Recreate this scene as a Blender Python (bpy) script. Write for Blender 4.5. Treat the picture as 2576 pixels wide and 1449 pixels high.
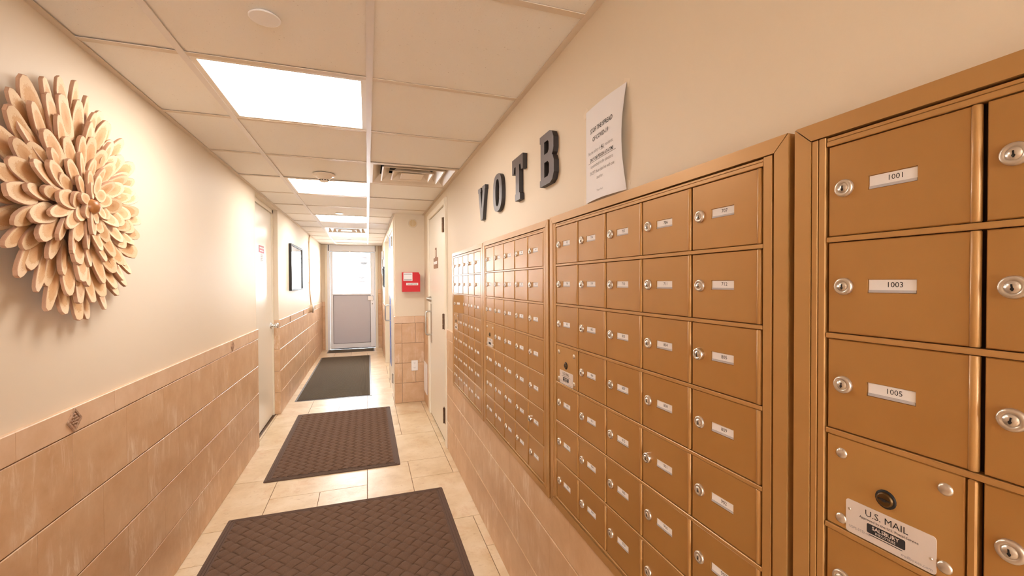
import bpy, math, random
from mathutils import Matrix, Vector
from mathutils.geometry import tessellate_polygon

# ------------------------------------------------------------------ clear
for o in list(bpy.data.objects):
    bpy.data.objects.remove(o, do_unlink=True)
S = bpy.context.scene
COL = S.collection
R = math.radians
rnd = random.Random(7)

# ------------------------------------------------------------------ camera
yaw, pit, rol = R(18.6397), R(-0.7865), R(-0.2662)
fw = Vector((math.sin(yaw), math.cos(yaw), 0.0))
rt = Vector((math.cos(yaw), -math.sin(yaw), 0.0))
upv = Vector((0, 0, 1))
fwd = fw * math.cos(pit) + upv * math.sin(pit)
up0 = -fw * math.sin(pit) + upv * math.cos(pit)
right = rt * math.cos(rol) + up0 * math.sin(rol)
up = -rt * math.sin(rol) + up0 * math.cos(rol)
cam_d = bpy.data.cameras.new('camera')
cam = bpy.data.objects.new('camera', cam_d)
COL.objects.link(cam)
m = Matrix.Identity(4)
for i in range(3):
    m[i][0] = right[i]; m[i][1] = up[i]; m[i][2] = -fwd[i]
m[0][3], m[1][3], m[2][3] = 0.0, 0.0, 1.3951
cam.matrix_world = m
cam_d.sensor_fit = 'HORIZONTAL'
cam_d.sensor_width = 36.0
cam_d.lens = 36.0 * 1078.53 / 2576.0
cam_d.clip_start = 0.02
S.camera = cam

# ------------------------------------------------------------------ world, exposure
W = bpy.data.worlds.new('world'); S.world = W
W.use_nodes = True
bg = W.node_tree.nodes['Background']
bg.inputs[0].default_value = (0.93, 0.97, 1.0, 1)
bg.inputs[1].default_value = 34.0
S.view_settings.view_transform = 'Standard'
S.view_settings.look = 'None'
S.view_settings.gamma = 1.0
S.view_settings.use_curve_mapping = False
S.view_settings.exposure = 0.52
PANEL = 12.5                                   # radiance of the ceiling light panels
PANEL_COL = (1.0, 0.975, 0.93)

# ------------------------------------------------------------------ key dimensions (metres)
XL, XR, ZC = -0.8977, 0.6382, 2.1853          # left wall, right wall, ceiling
TL, TR = XL + 0.012, XR - 0.012               # faces of the wall tiles
XP = 0.305                                    # corridor narrows to here beyond the pier
YP = 5.112                                    # pier front
YE = 9.66                                     # far wall
YB = -3.6                                     # wall behind the camera
ROW = 0.231

# ------------------------------------------------------------------ material helpers
def lin(c):
    return tuple(((v / 255) / 12.92 if v / 255 <= 0.04045 else ((v / 255 + 0.055) / 1.055) ** 2.4) for v in c) + (1,)

def pm(name, col, rough=0.5, metal=0.0, spec=0.5, coat=0.0):
    mt = bpy.data.materials.new(name); mt.use_nodes = True
    b = mt.node_tree.nodes['Principled BSDF']
    b.inputs['Base Color'].default_value = lin(col)
    b.inputs['Roughness'].default_value = rough
    b.inputs['Metallic'].default_value = metal
    b.inputs['Specular IOR Level'].default_value = spec
    b.inputs['Coat Weight'].default_value = coat
    return mt

class NT:
    """small node-building helper"""
    def __init__(s, mt):
        s.t = mt.node_tree; s.b = s.t.nodes['Principled BSDF']
    def n(s, typ, **kw):
        nd = s.t.nodes.new(typ)
        for k, v in kw.items():
            setattr(nd, k, v)
        return nd
    def l(s, a, b): s.t.links.new(a, b)
    def coords(s, scale=(1, 1, 1), rand=True, kind='Object'):
        tc = s.n('ShaderNodeTexCoord'); mp = s.n('ShaderNodeMapping')
        mp.inputs['Scale'].default_value = scale
        s.l(tc.outputs[kind], mp.inputs['Vector'])
        if rand:
            oi = s.n('ShaderNodeObjectInfo'); mu = s.n('ShaderNodeMath', operation='MULTIPLY')
            mu.inputs[1].default_value = 57.0
            s.l(oi.outputs['Random'], mu.inputs[0])
            cb = s.n('ShaderNodeCombineXYZ')
            for i in range(3): s.l(mu.outputs[0], cb.inputs[i])
            s.l(cb.outputs[0], mp.inputs['Location'])
        return mp.outputs[0]
    def noise(s, vec, scale, detail=4, rough=0.6, dist=0.0):
        nz = s.n('ShaderNodeTexNoise')
        nz.inputs['Scale'].default_value = scale; nz.inputs['Detail'].default_value = detail
        nz.inputs['Roughness'].default_value = rough; nz.inputs['Distortion'].default_value = dist
        s.l(vec, nz.inputs['Vector'])
        return nz.outputs['Fac']
    def ramp(s, fac, stops):
        r = s.n('ShaderNodeValToRGB'); e = r.color_ramp.elements
        while len(e) < len(stops): e.new(0.5)
        for el, (p, c) in zip(e, stops):
            el.position = p; el.color = c if len(c) == 4 else lin(c)
        s.l(fac, r.inputs[0]); return r.outputs[0]
    def mix(s, fac, a, b):
        mx = s.n('ShaderNodeMix', data_type='RGBA')
        for sock, v in ((mx.inputs[0], fac), (mx.inputs[6], a), (mx.inputs[7], b)):
            if hasattr(v, 'is_linked'): s.l(v, sock)
            elif isinstance(v, (int, float)): sock.default_value = v
            else: sock.default_value = v if len(v) == 4 else lin(v)
        return mx.outputs[2]
    def bump(s, h, dist=0.002, strength=0.5):
        bp = s.n('ShaderNodeBump'); bp.inputs['Distance'].default_value = dist
        bp.inputs['Strength'].default_value = strength
        s.l(h, bp.inputs['Height']); s.l(bp.outputs[0], s.b.inputs['Normal'])
    def color(s, c): s.l(c, s.b.inputs['Base Color'])

BW = lambda v: (v, v, v, 1)

def paint(name, col, bump=0.15, rough=0.55, spec=0.3):
    mt = pm(name, col, rough, spec=spec); t = NT(mt)
    v = t.coords(rand=False)
    t.bump(t.noise(v, 260, 3), 0.0006, bump)
    return mt

def mat_wall_tile():
    mt = pm('travertine_wall_tile', (200, 160, 126), 0.42); t = NT(mt)
    v = t.coords((1, 1, 1)); v2 = t.coords((9, 2.2, 9))
    base = t.ramp(t.noise(v, 7, 5, 0.65), [(0.3, (197, 154, 113)), (0.55, (209, 169, 130)), (0.75, (216, 180, 142))])
    streak = t.ramp(t.noise(v2, 3.2, 6, 0.7, 0.6), [(0.50, BW(0)), (0.66, BW(0.85))])
    patch = t.ramp(t.noise(v, 3.5, 3, 0.5), [(0.46, BW(0)), (0.66, BW(1))])
    mu = t.n('ShaderNodeMath', operation='MULTIPLY'); t.l(streak, mu.inputs[0]); t.l(patch, mu.inputs[1])
    c = t.mix(mu.outputs[0], base, (236, 214, 190))
    pit_ = t.ramp(t.noise(v, 95, 2), [(0.72, BW(0)), (0.78, BW(0.35))])
    t.color(t.mix(pit_, c, (150, 104, 72)))
    t.bump(t.noise(v, 40, 6, 0.7), 0.001, 0.18)
    return mt

def mat_floor_tile():
    mt = pm('beige_floor_tile', (216, 186, 146), 0.30, spec=0.35); t = NT(mt)
    v = t.coords((1, 1.0, 1)); v2 = t.coords((5.0, 11, 5))
    base = t.ramp(t.noise(v, 4.5, 5, 0.6), [(0.3, (206, 178, 140)), (0.5, (220, 196, 162)), (0.72, (230, 210, 182))])
    rust = t.ramp(t.noise(v, 5.0, 5, 0.72, 0.5), [(0.56, BW(0)), (0.74, BW(0.55))])
    c = t.mix(rust, base, (198, 146, 96))
    vein = t.ramp(t.noise(v2, 4.2, 8, 0.78, 0.8), [(0.56, BW(0)), (0.68, BW(0.55))])
    c = t.mix(vein, c, (166, 120, 78))
    t.color(c)
    t.bump(t.noise(v, 24, 5, 0.65), 0.001, 0.10)
    return mt

def mat_ceiling_tile():
    mt = pm('mineral_ceiling_tile', (240, 231, 219), 0.85); t = NT(mt)
    v = t.coords()
    spk = t.ramp(t.noise(v, 130, 2), [(0.70, BW(0)), (0.76, BW(0.6))])
    t.color(t.mix(spk, (240, 231, 219), (176, 152, 126)))
    t.bump(t.noise(v, 170, 5, 0.7), 0.0012, 0.55)
    return mt

def mat_gold(name, col, rough=0.36):
    mt = pm(name, col, rough, metal=0.30, spec=0.5, coat=0.25); mt.node_tree.nodes['Principled BSDF'].inputs['Coat Roughness'].default_value = 0.16; t = NT(mt)
    v = t.coords((1, 1, 1))
    c = t.mix(t.noise(v, 9, 3), tuple(max(0, c - 6) for c in col), tuple(min(255, c + 6) for c in col))
    t.color(c)
    t.bump(t.noise(v, 900, 2), 0.0002, 0.25)
    return mt

def mat_wood_face():
    mt = pm('cut_wood_face', (222, 180, 132), 0.6); t = NT(mt)
    tc = t.n('ShaderNodeTexCoord'); mp = t.n('ShaderNodeMapping')
    mp.inputs['Location'].default_value = (-1, -1, 0); mp.inputs['Scale'].default_value = (2, 2, 0)
    t.l(tc.outputs['Generated'], mp.inputs['Vector'])
    v = t.coords((1, 1, 1))
    nz = t.n('ShaderNodeTexNoise'); nz.inputs['Scale'].default_value = 28; t.l(v, nz.inputs['Vector'])
    ad = t.n('ShaderNodeVectorMath', operation='MULTIPLY_ADD')
    ad.inputs[1].default_value = (0.5, 0.5, 0); t.l(nz.outputs['Color'], ad.inputs[0]); t.l(mp.outputs[0], ad.inputs[2])
    sb = t.n('ShaderNodeVectorMath', operation='SUBTRACT'); sb.inputs[1].default_value = (0.25, 0.25, 0)
    t.l(ad.outputs[0], sb.inputs[0])
    ln = t.n('ShaderNodeVectorMath', operation='LENGTH'); t.l(sb.outputs[0], ln.inputs[0])
    ring = t.ramp(ln.outputs['Value'], [(0.0, (206, 150, 98)), (0.50, (224, 180, 132)), (0.62, (220, 174, 124)), (0.74, (240, 212, 172)), (0.97, (240, 210, 170))])
    gr = t.ramp(t.noise(t.coords((30, 4, 30)), 5, 5, 0.7), [(0.45, BW(0)), (0.75, BW(0.35))])
    c = t.mix(gr, ring, (190, 132, 84))
    t.color(c)
    t.bump(t.noise(v, 120, 3), 0.0006, 0.3)
    return mt

def mat_noise(name, c1, c2, scale, rough=0.6, stretch=(1, 1, 1), bump=0.0, bs=60, metal=0.0):
    mt = pm(name, c1, rough, metal); t = NT(mt)
    v = t.coords(stretch)
    t.color(t.mix(t.ramp(t.noise(v, scale, 5), [(0.35, BW(0)), (0.65, BW(1))]), c1, c2))
    if bump: t.bump(t.noise(v, bs, 4), 0.002, bump)
    return mt

def mat_emit(name, col, strength):
    mt = bpy.data.materials.new(name); mt.use_nodes = True
    nt = mt.node_tree; nt.nodes.clear()
    e = nt.nodes.new('ShaderNodeEmission'); o = nt.nodes.new('ShaderNodeOutputMaterial')
    e.inputs[0].default_value = tuple(col) + (1,); e.inputs[1].default_value = strength
    nt.links.new(e.outputs[0], o.inputs[0]); return mt

def mat_pane(name, tint=(1, 1, 1)):
    """thin window pane: clear film with Fresnel reflection"""
    mt = bpy.data.materials.new(name); mt.use_nodes = True
    nt = mt.node_tree; nt.nodes.clear()
    o = nt.nodes.new('ShaderNodeOutputMaterial'); mx = nt.nodes.new('ShaderNodeMixShader')
    tr = nt.nodes.new('ShaderNodeBsdfTransparent'); gl = nt.nodes.new('ShaderNodeBsdfGlossy')
    fr = nt.nodes.new('ShaderNodeFresnel'); fr.inputs[0].default_value = 1.45
    tr.inputs[0].default_value = tuple(tint) + (1,); gl.inputs['Roughness'].default_value = 0.03
    nt.links.new(fr.outputs[0], mx.inputs[0]); nt.links.new(tr.outputs[0], mx.inputs[1])
    nt.links.new(gl.outputs[0], mx.inputs[2]); nt.links.new(mx.outputs[0], o.inputs[0])
    return mt

MT = {
    'wall': paint('beige_wall_paint', (228, 211, 188)),
    'wtile': mat_wall_tile(), 'ftile': mat_floor_tile(), 'ctile': mat_ceiling_tile(),
    'cap': mat_noise('cap_glaze', (214, 176, 140), (224, 190, 158), 12, 0.35),
    'grout': pm('grout', (158, 122, 92), 0.9), 'fgrout': pm('floor_grout', (128, 92, 62), 0.9),
    'grid': pm('white_grid_metal', (226, 214, 204), 0.35), 'tee': pm('cream_grid_metal', (216, 196, 172), 0.5),
    'plenum': pm('plenum_dark', (60, 50, 42), 0.9),
    'panel': mat_emit('lit_panel', PANEL_COL, PANEL), 'lframe': pm('panel_frame_white', (232, 220, 206), 0.4),
    'gold': mat_gold('gold_powder_coat', (178, 129, 70), 0.36), 'goldbarrel': mat_gold('gold_hinge_barrel', (184, 136, 78), 0.46), 'goldtrim': mat_gold('gold_trim', (186, 139, 82), 0.36),
    'goldpanel': mat_gold('gold_panel_lighter', (187, 140, 80), 0.36),
    'recess': pm('recess_shade', (44, 22, 8), 0.8),  # dark brown stands in for the shade in the gaps round the mailbox doors
    'lock': pm('satin_nickel', (206, 194, 180), 0.3, 0.75), 'chrome': pm('chrome', (222, 222, 222), 0.12, 1.0),
    'steel': pm('brushed_steel', (186, 178, 168), 0.32, 0.9), 'slot': pm('keyhole_black', (18, 12, 8), 0.7),
    'card': pm('white_card', (238, 232, 230), 0.5), 'ledge': pm('clear_ledge', (190, 184, 186), 0.2),
    'ink': pm('black_ink', (40, 38, 40), 0.7), 'greyink': pm('grey_ink', (150, 146, 148), 0.7),
    'bronze': pm('dark_bronze', (92, 66, 34), 0.35, 0.7), 'plate': pm('white_metal_plate', (226, 214, 206), 0.35, 0.2),
    'letter': pm('charcoal_letter_face', (100, 88, 86), 0.38, 0.25), 'letterside': pm('shaded_letter_edge', (38, 30, 28), 0.5),  # letter edges darker than the faces: their shade is put into the colour
    'paper': pm('white_paper', (240, 236, 238), 0.7),
    'tape': pm('translucent_tape', (232, 214, 190), 0.3),
    'door': paint('cream_door_paint', (236, 226, 210), 0.08, 0.28), 'trim': paint('cream_trim_paint', (238, 226, 206), 0.08, 0.4),
    'alu': pm('clear_anodised_aluminium', (224, 220, 220), 0.4, 0.3), 'alupanel': pm('grey_door_panel', (198, 193, 200), 0.5, 0.1),
    'black': pm('black_gasket', (28, 26, 24), 0.6), 'glass': mat_pane('clear_glass'), 'greyglass': mat_pane('grey_tinted_glass', (0.7, 0.7, 0.7)),
    'hinge': pm('bronze_hinge', (128, 104, 84), 0.35, 0.8),
    'red': pm('red_plastic', (204, 22, 30), 0.4, spec=0.3), 'white': pm('white_plastic', (240, 234, 230), 0.35),
    'signred': pm('red_sign', (176, 60, 66), 0.5), 'brown': pm('brown_sign', (142, 98, 72), 0.5),
    'vent': pm('cream_vent_metal', (226, 208, 186), 0.4), 'beige': pm('beige_plastic', (206, 178, 134), 0.5),
    'pipe': pm('painted_conduit', (216, 186, 152), 0.45), 'blue': pm('blue_film', (92, 128, 214), 0.25),
    'face': mat_wood_face(), 'bark': mat_noise('pink_bark', (196, 146, 112), (216, 172, 142), 60, 0.85, bump=0.6, bs=220),
    'knob': mat_noise('polished_brown_wood', (168, 104, 56), (196, 138, 84), 14, 0.35),
    'mat': mat_noise('brown_carpet_pile', (92, 66, 48), (112, 84, 64), 500, 0.95, bump=0.5, bs=900),
    'matedge': mat_noise('brown_rubber_edge', (84, 60, 44), (98, 72, 54), 300, 0.8, bump=0.3, bs=700),
    'mirror': pm('picture_glass', (240, 240, 244), 0.06, 0.0, 1.0, 1.0), 'picture': pm('pale_print', (226, 222, 222), 0.6),
    'rosette': mat_noise('brown_carved_stone', (150, 112, 84), (196, 160, 132), 160, 0.6, bump=0.8, bs=260),
}
def mat_rib():
    mt = pm('charcoal_ribbed_carpet', (74, 64, 54), 0.95, spec=0.1); t = NT(mt)
    tc = t.n('ShaderNodeTexCoord'); w = t.n('ShaderNodeTexWave', bands_direction='X')
    w.inputs['Scale'].default_value = 32; t.l(tc.outputs['Object'], w.inputs['Vector'])
    t.color(t.mix(w.outputs['Fac'], (70, 60, 50), (112, 98, 80))); t.bump(w.outputs['Fac'], 0.004, 0.8)
    return mt
MT['rib'] = mat_rib()
def mat_sheer():
    mt = bpy.data.materials.new('backlit_paper'); mt.use_nodes = True
    nt = mt.node_tree; nt.nodes.clear()
    o = nt.nodes.new('ShaderNodeOutputMaterial'); mx = nt.nodes.new('ShaderNodeMixShader'); mx.inputs[0].default_value = 0.6
    d = nt.nodes.new('ShaderNodeBsdfDiffuse'); t = nt.nodes.new('ShaderNodeBsdfTranslucent')
    d.inputs[0].default_value = (0.9, 0.9, 0.9, 1); t.inputs[0].default_value = (0.9, 0.9, 0.92, 1)
    nt.links.new(d.outputs[0], mx.inputs[1]); nt.links.new(t.outputs[0], mx.inputs[2]); nt.links.new(mx.outputs[0], o.inputs[0])
    return mt
MT['sheer'] = mat_sheer()
MT['vinyl'] = pm('grey_vinyl_edge', (92, 86, 84), 0.4)

# ------------------------------------------------------------------ mesh helpers
class MB:
    def __init__(s): s.v = []; s.f = []; s.m = []; s.sm = []
    def add(s, vs, fs, mi=0, smooth=False):
        k = len(s.v); s.v += [tuple(p) for p in vs]
        for f in fs:
            s.f.append([i + k for i in f]); s.m.append(mi); s.sm.append(smooth)
        return s
    def box(s, x0, x1, y0, y1, z0, z1, mi=0, c=0.0):
        if x0 > x1: x0, x1 = x1, x0
        if y0 > y1: y0, y1 = y1, y0
        if z0 > z1: z0, z1 = z1, z0
        if c <= 0:
            vs = [(x, y, z) for x in (x0, x1) for y in (y0, y1) for z in (z0, z1)]
            return s.add(vs, [(0, 1, 3, 2), (4, 6, 7, 5), (0, 4, 5, 1), (2, 3, 7, 6), (0, 2, 6, 4), (1, 5, 7, 3)], mi)
        lo, hi = (x0, y0, z0), (x1, y1, z1); vs = []; ix = {}
        for sx in (0, 1):
            for sy in (0, 1):
                for sz in (0, 1):
                    sg = (sx, sy, sz); cor = [hi[i] if sg[i] else lo[i] for i in range(3)]
                    for ax in range(3):
                        p = [cor[i] if i == ax else cor[i] + (-c if sg[i] else c) for i in range(3)]
                        ix[sg + (ax,)] = len(vs); vs.append(p)
        fs = []
        for ax in range(3):
            a, b = [i for i in range(3) if i != ax]
            for sd in (0, 1):
                q = []
                for (p, r) in ((0, 0), (1, 0), (1, 1), (0, 1)):
                    sg = [0, 0, 0]; sg[ax] = sd; sg[a] = p; sg[b] = r; q.append(ix[tuple(sg) + (ax,)])
                fs.append(q)
        for ax in range(3):
            a, b = [i for i in range(3) if i != ax]
            for p in (0, 1):
                for r in (0, 1):
                    q = []
                    for (e, k) in ((0, a), (1, a), (1, b), (0, b)):
                        sg = [0, 0, 0]; sg[ax] = e; sg[a] = p; sg[b] = r; q.append(ix[tuple(sg) + (k,)])
                    fs.append(q)
        for sx in (0, 1):
            for sy in (0, 1):
                for sz in (0, 1): fs.append([ix[(sx, sy, sz, k)] for k in range(3)])
        return s.add(vs, fs, mi)
    def lathe(s, prof, org, axis, n=20, mi=0, smooth=True, cap0=True, cap1=True):
        """prof: list of (r, t) along axis"""
        ax = Vector(axis).normalized(); u = ax.orthogonal().normalized(); w = ax.cross(u); o = Vector(org)
        vs = []; fs = []
        for (r, t) in prof:
            for k in range(n):
                a = 2 * math.pi * k / n
                vs.append(o + ax * t + (u * math.cos(a) + w * math.sin(a)) * r)
        for i in range(len(prof) - 1):
            for k in range(n):
                fs.append((i * n + k, i * n + (k + 1) % n, (i + 1) * n + (k + 1) % n, (i + 1) * n + k))
        s.add(vs, fs, mi, smooth)
        e = []
        if cap0: e.append((list(range(n))[::-1], 0))
        if cap1: e.append(([(len(prof) - 1) * n + k for k in range(n)], 1))
        for f, _ in e: s.add([vs[i] for i in f], [list(range(n))], mi, False)
        return s
    def cyl(s, p0, p1, r, n=12, mi=0):
        d = Vector(p1) - Vector(p0)
        return s.lathe([(r, 0), (r, d.length)], p0, d, n, mi)
    def tube(s, pts, r, n=10, mi=0):
        P = [Vector(p) for p in pts]; vs = []; fs = []; u = None
        for i, p in enumerate(P):
            d = (P[min(i + 1, len(P) - 1)] - P[max(i - 1, 0)]).normalized()
            u = d.orthogonal().normalized() if u is None else (u - d * u.dot(d)).normalized()
            w = d.cross(u)
            for k in range(n):
                a = 2 * math.pi * k / n; vs.append(p + (u * math.cos(a) + w * math.sin(a)) * r)
        for i in range(len(P) - 1):
            for k in range(n):
                fs.append((i * n + k, i * n + (k + 1) % n, (i + 1) * n + (k + 1) % n, (i + 1) * n + k))
        s.add(vs, fs, mi, True)
        s.add(vs[:n], [list(range(n))[::-1]], mi); s.add(vs[-n:], [list(range(n))], mi)
        return s
    def prism(s, loops, fn, d0, d1, mi=0, mside=None):
        """2-D loops (first outer, rest holes) -> solid between depths d0 (back) and d1 (front); fn(a,b,d)->xyz"""
        tri = tessellate_polygon([[Vector((a, b, 0)) for a, b in lp] for lp in loops])
        flat = [p for lp in loops for p in lp]
        s.add([fn(a, b, d1) for a, b in flat], tri, mi)
        s.add([fn(a, b, d0) for a, b in flat], [t[::-1] for t in tri], mi)
        for lp in loops:
            n = len(lp)
            s.add([fn(a, b, d0) for a, b in lp] + [fn(a, b, d1) for a, b in lp],
                  [(i, (i + 1) % n, n + (i + 1) % n, n + i) for i in range(n)], mi if mside is None else mside)
        return s
    def mesh(s, name, mats, fix=True):
        me = bpy.data.meshes.new(name)
        me.from_pydata(s.v, [], s.f)
        for mt in mats: me.materials.append(mt)
        me.polygons.foreach_set('material_index', s.m)
        me.polygons.foreach_set('use_smooth', s.sm)
        if fix:
            import bmesh
            b = bmesh.new(); b.from_mesh(me); bmesh.ops.recalc_face_normals(b, faces=b.faces); b.to_mesh(me); b.free()
        me.update(); return me
    def build(s, name, mats, parent=None, loc=None, rot=None):
        return put(name, s.mesh(name, mats if isinstance(mats, (list, tuple)) else [mats]), parent, loc, rot)

def put(name, data, parent=None, loc=None, rot=None, mat=None):
    o = bpy.data.objects.new(name, data); COL.objects.link(o)
    if parent: o.parent = parent
    if mat is not None: o.matrix_local = mat
    else:
        if loc is not None: o.location = loc
        if rot is not None: o.rotation_euler = rot
    return o

def tag(o, label, cat, group=None, kind=None):
    o['label'] = label
    if cat: o['category'] = cat
    if group: o['group'] = group
    if kind: o['kind'] = kind
    return o

def thing(name, label, cat, loc=(0, 0, 0), group=None, kind=None):
    return tag(put(name, None, None, loc), label, cat, group, kind)

def struct(name, mb, mats, label, cat):
    return tag(mb.build(name, mats), label, cat, None, 'structure')

# text -> flat triangles, made once per string
_tx = {}
def text_geo(txt, size, bold=0.0, align='CENTER'):
    k = (txt, size, bold, align)
    if k not in _tx:
        c = bpy.data.curves.new('t', 'FONT'); c.body = txt; c.size = size; c.offset = bold * size
        c.align_x = align; c.resolution_u = 2
        o = bpy.data.objects.new('t', c); me = o.to_mesh()
        _tx[k] = ([tuple(v.co) for v in me.vertices], [tuple(p.vertices) for p in me.polygons])
        o.to_mesh_clear(); bpy.data.objects.remove(o); bpy.data.curves.remove(c)
    return _tx[k]
def add_text(mb, txt, size, fn, a, b, mi, bold=0.0, align='CENTER', sx=1.0):
    vs, fs = text_geo(txt, size, bold, align)
    mb.add([fn(a + x * sx, b + y) for x, y, z in vs], fs, mi)

# chamfered tile: face in local +Z, centred
_tm = {}
def tile_mesh(w, h, t, mat, g=0.0016, c=0.0016, key='', gx=None, cx=None):
    k = (round(w, 4), round(h, 4), t, mat, key, gx)
    gx = g if gx is None else gx; cx = c if cx is None else cx
    if k not in _tm:
        a, b = w / 2 - gx, h / 2 - g
        vs = [(x, y, z) for z, e, f in ((0, 0, 0), (t - c, 0, 0), (t, c, cx)) for x, y in ((-a + f, -b + e), (a - f, -b + e), (a - f, b - e), (-a + f, b - e))]
        fs = [(3, 2, 1, 0), (8, 9, 10, 11)]
        for l in (0, 4):
            fs += [(l + i, l + (i + 1) % 4, l + 4 + (i + 1) % 4, l + 4 + i) for i in range(4)]
        me = bpy.data.meshes.new('tile'); me.from_pydata(vs, [], fs); me.materials.append(MT[mat]); me.update()
        _tm[k] = me
    return _tm[k]
AXL = Matrix(((0, 0, 1), (-1, 0, 0), (0, 1, 0)))      # left wall: normal +x, local X -> -y, local Y -> z
AXR = Matrix(((0, 0, -1), (-1, 0, 0), (0, 1, 0)))     # placeholder, replaced below (right wall: normal -x)
AXR = Matrix(((0, 0, -1), (1, 0, 0), (0, 1, 0))) if False else Matrix(((0, 0, -1), (-1, 0, 0), (0, 1, 0)))
def frame(cols, loc):
    mm = Matrix.Identity(4)
    for j, cvec in enumerate(cols):
        for i in range(3): mm[i][j] = cvec[i]
    for i in range(3): mm[i][3] = loc[i]
    return mm
LEFT = ((0, 1, 0), (0, 0, 1), (1, 0, 0))
RIGHT = ((0, -1, 0), (0, 0, 1), (-1, 0, 0))
FRONT = ((1, 0, 0), (0, 0, 1), (0, -1, 0))
FLOORM = ((1, 0, 0), (0, 1, 0), (0, 0, 1))
CEILM = ((1, 0, 0), (0, -1, 0), (0, 0, -1))

def wall_tile(parent, side, base, u0, u1, z0, z1, mat='wtile', t=0.012, name='tile'):
    """a tile on a wall plane; base = wall coordinate, u = along the wall"""
    w, h = u1 - u0, z1 - z0
    if w < 0.006 or h < 0.006: return
    u, z = (u0 + u1) / 2, (z0 + z1) / 2
    cols, loc = {'L': (LEFT, (base, u, z)), 'R': (RIGHT, (base, u, z)), 'F': (FRONT, (u, base, z))}[side]
    tk = t + rnd.choice((0, 0.0002, 0.0004))
    vx = (0.0012, 0.0012) if side == 'F' else (0.0003, 0.0004)
    return put(name, tile_mesh(w, h, tk, mat, 0.0016, 0.0022, side, vx[0], vx[1]), parent, mat=frame(cols, loc))

def wainscot(parent, side, base, u0, u1, start, zcap0=0.924, zcap1=1.007, cap_start=None, nrow=4, pitch=0.3175):
    for r in range(nrow):                       # running bond, row 0 at the floor
        off = start + (pitch / 2 if (nrow - 1 - r) % 2 else 0)
        k = math.floor((u0 - off) / pitch); a = off + k * pitch
        while a < u1 - 1e-6:
            wall_tile(parent, side, base, max(a, u0), min(a + pitch, u1), r * ROW, (r + 1) * ROW); a += pitch
    if zcap1:
        p = 0.2345; c0 = cap_start if cap_start is not None else start
        k = math.floor((u0 - c0) / p); a = c0 + k * p
        while a < u1 - 1e-6:
            wall_tile(parent, side, base, max(a, u0), min(a + p, u1), zcap0, zcap1, 'cap', 0.014, 'cap_tile'); a += p

# ================================================================== STRUCTURE
# ---- floor
fl = MB(); fl.box(-1.15, 1.0, YB - 0.1, 10.6, -0.08, -0.004)
floor = struct('floor', fl, MT['fgrout'], 'beige stone-look tiled corridor floor with dark grout lines', 'floor')
FX = [-1.00, -0.914, -0.612, -0.311, -0.012, 0.287, 0.586, 0.6382]
def fy(k): return 3.108 + 0.3098 * k
K0, K1 = -22, 22
occ = {}
FT = [  # (col0, col1, k0, k1) inclusive-exclusive, as seen
    (1, 2, -1, 1), (1, 2, 1, 3), (1, 2, 3, 5), (1, 2, 5, 6), (1, 2, 6, 8), (1, 2, -2, -1), (1, 2, -4, -2), (1, 2, 8, 9), (1, 2, 9, 11),
    (2, 4, 0, 1), (2, 3, -2, 0), (3, 4, -1, 0), (4, 5, -1, 1), (5, 6, 0, 1), (5, 7, -2, 0), (4, 6, 1, 3), (5, 6, 3, 5), (5, 6, 5, 7), (6, 7, 0, 2), (6, 7, 2, 4), (6, 7, 4, 6),
    (5, 6, -4, -2), (6, 7, -3, -2), (6, 7, -5, -3), (4, 5, 3, 4), (4, 5, 4, 5), (4, 5, 5, 6), (4, 5, 6, 8), (2, 4, 7, 8), (2, 3, 5, 7), (3, 4, 6, 7), (5, 6, 7, 8), (4, 6, 8, 9), (4, 5, 9, 11), (4, 6, 11, 12), (4, 5, 12, 14), (4, 6, 14, 16)]
def ok(t): return all((c, k) not in occ for c in range(t[0], t[1]) for k in range(t[2], t[3]))
tiles = []
for t in FT:
    if ok(t):
        tiles.append(t)
        for c in range(t[0], t[1]):
            for k in range(t[2], t[3]): occ[(c, k)] = 1
for k in range(K0, K1):
    for c in range(0, 7):
        if (c, k) in occ: continue
        for sz in rnd.sample([(2, 2), (1, 2), (2, 1), (1, 1)], 4):
            t = (c, c + sz[0], k, k + sz[1])
            if t[1] <= 7 and t[3] <= K1 and not (c == 0 and sz[0] > 1) and ok(t):
                tiles.append(t)
                for cc in range(t[0], t[1]):
                    for kk in range(t[2], t[3]): occ[(cc, kk)] = 1
                break
for (c0, c1, k0, k1) in tiles:
    x0, x1, y0, y1 = FX[c0], FX[c1], fy(k0), fy(k1)
    if c0 == 0 and (y1 < 4.0 or y0 > 5.2): continue
    if y0 > 5.0 and x0 > 0.50: continue
    put('tile', tile_mesh(x1 - x0, y1 - y0, 0.006, 'ftile', 0.0018, 0.0008), floor,
        mat=frame(FLOORM, ((x0 + x1) / 2, (y0 + y1) / 2, -0.006)))

# ---- ceiling
cl = MB(); cl.box(-1.15, 1.0, YB - 0.1, YE + 0.1, ZC + 0.16, ZC + 0.22)
ceiling = struct('ceiling', cl, MT['plenum'], 'suspended ceiling of cream mineral tiles in a metal grid', 'ceiling')
XT = [XL, -0.5954, 0.0142, XR]
CY0 = 1.7620 - 0.6096 * 8
ncy = 22
def cy(k): return CY0 + 0.6096 * k
for x in XT[1:3]:
    g = MB(); g.box(x - 0.012, x + 0.012, YB, YE, ZC - 0.002, ZC + 0.002); g.box(x - 0.001, x + 0.001, YB, YE, ZC, ZC + 0.04)
    g.build('grid_runner', MT['grid'], ceiling)
for x, s_, y0, y1 in ((XL, 1, YB, YE), (XR, -1, YB, YP), (XP, -1, YP, YE)):
    g = MB(); g.box(x, x + s_ * 0.022, y0, y1, ZC - 0.002, ZC + 0.001); g.box(x, x + s_ * 0.0015, y0, y1, ZC, ZC + 0.03)
    g.build('wall_angle', MT['tee'], ceiling)
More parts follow.
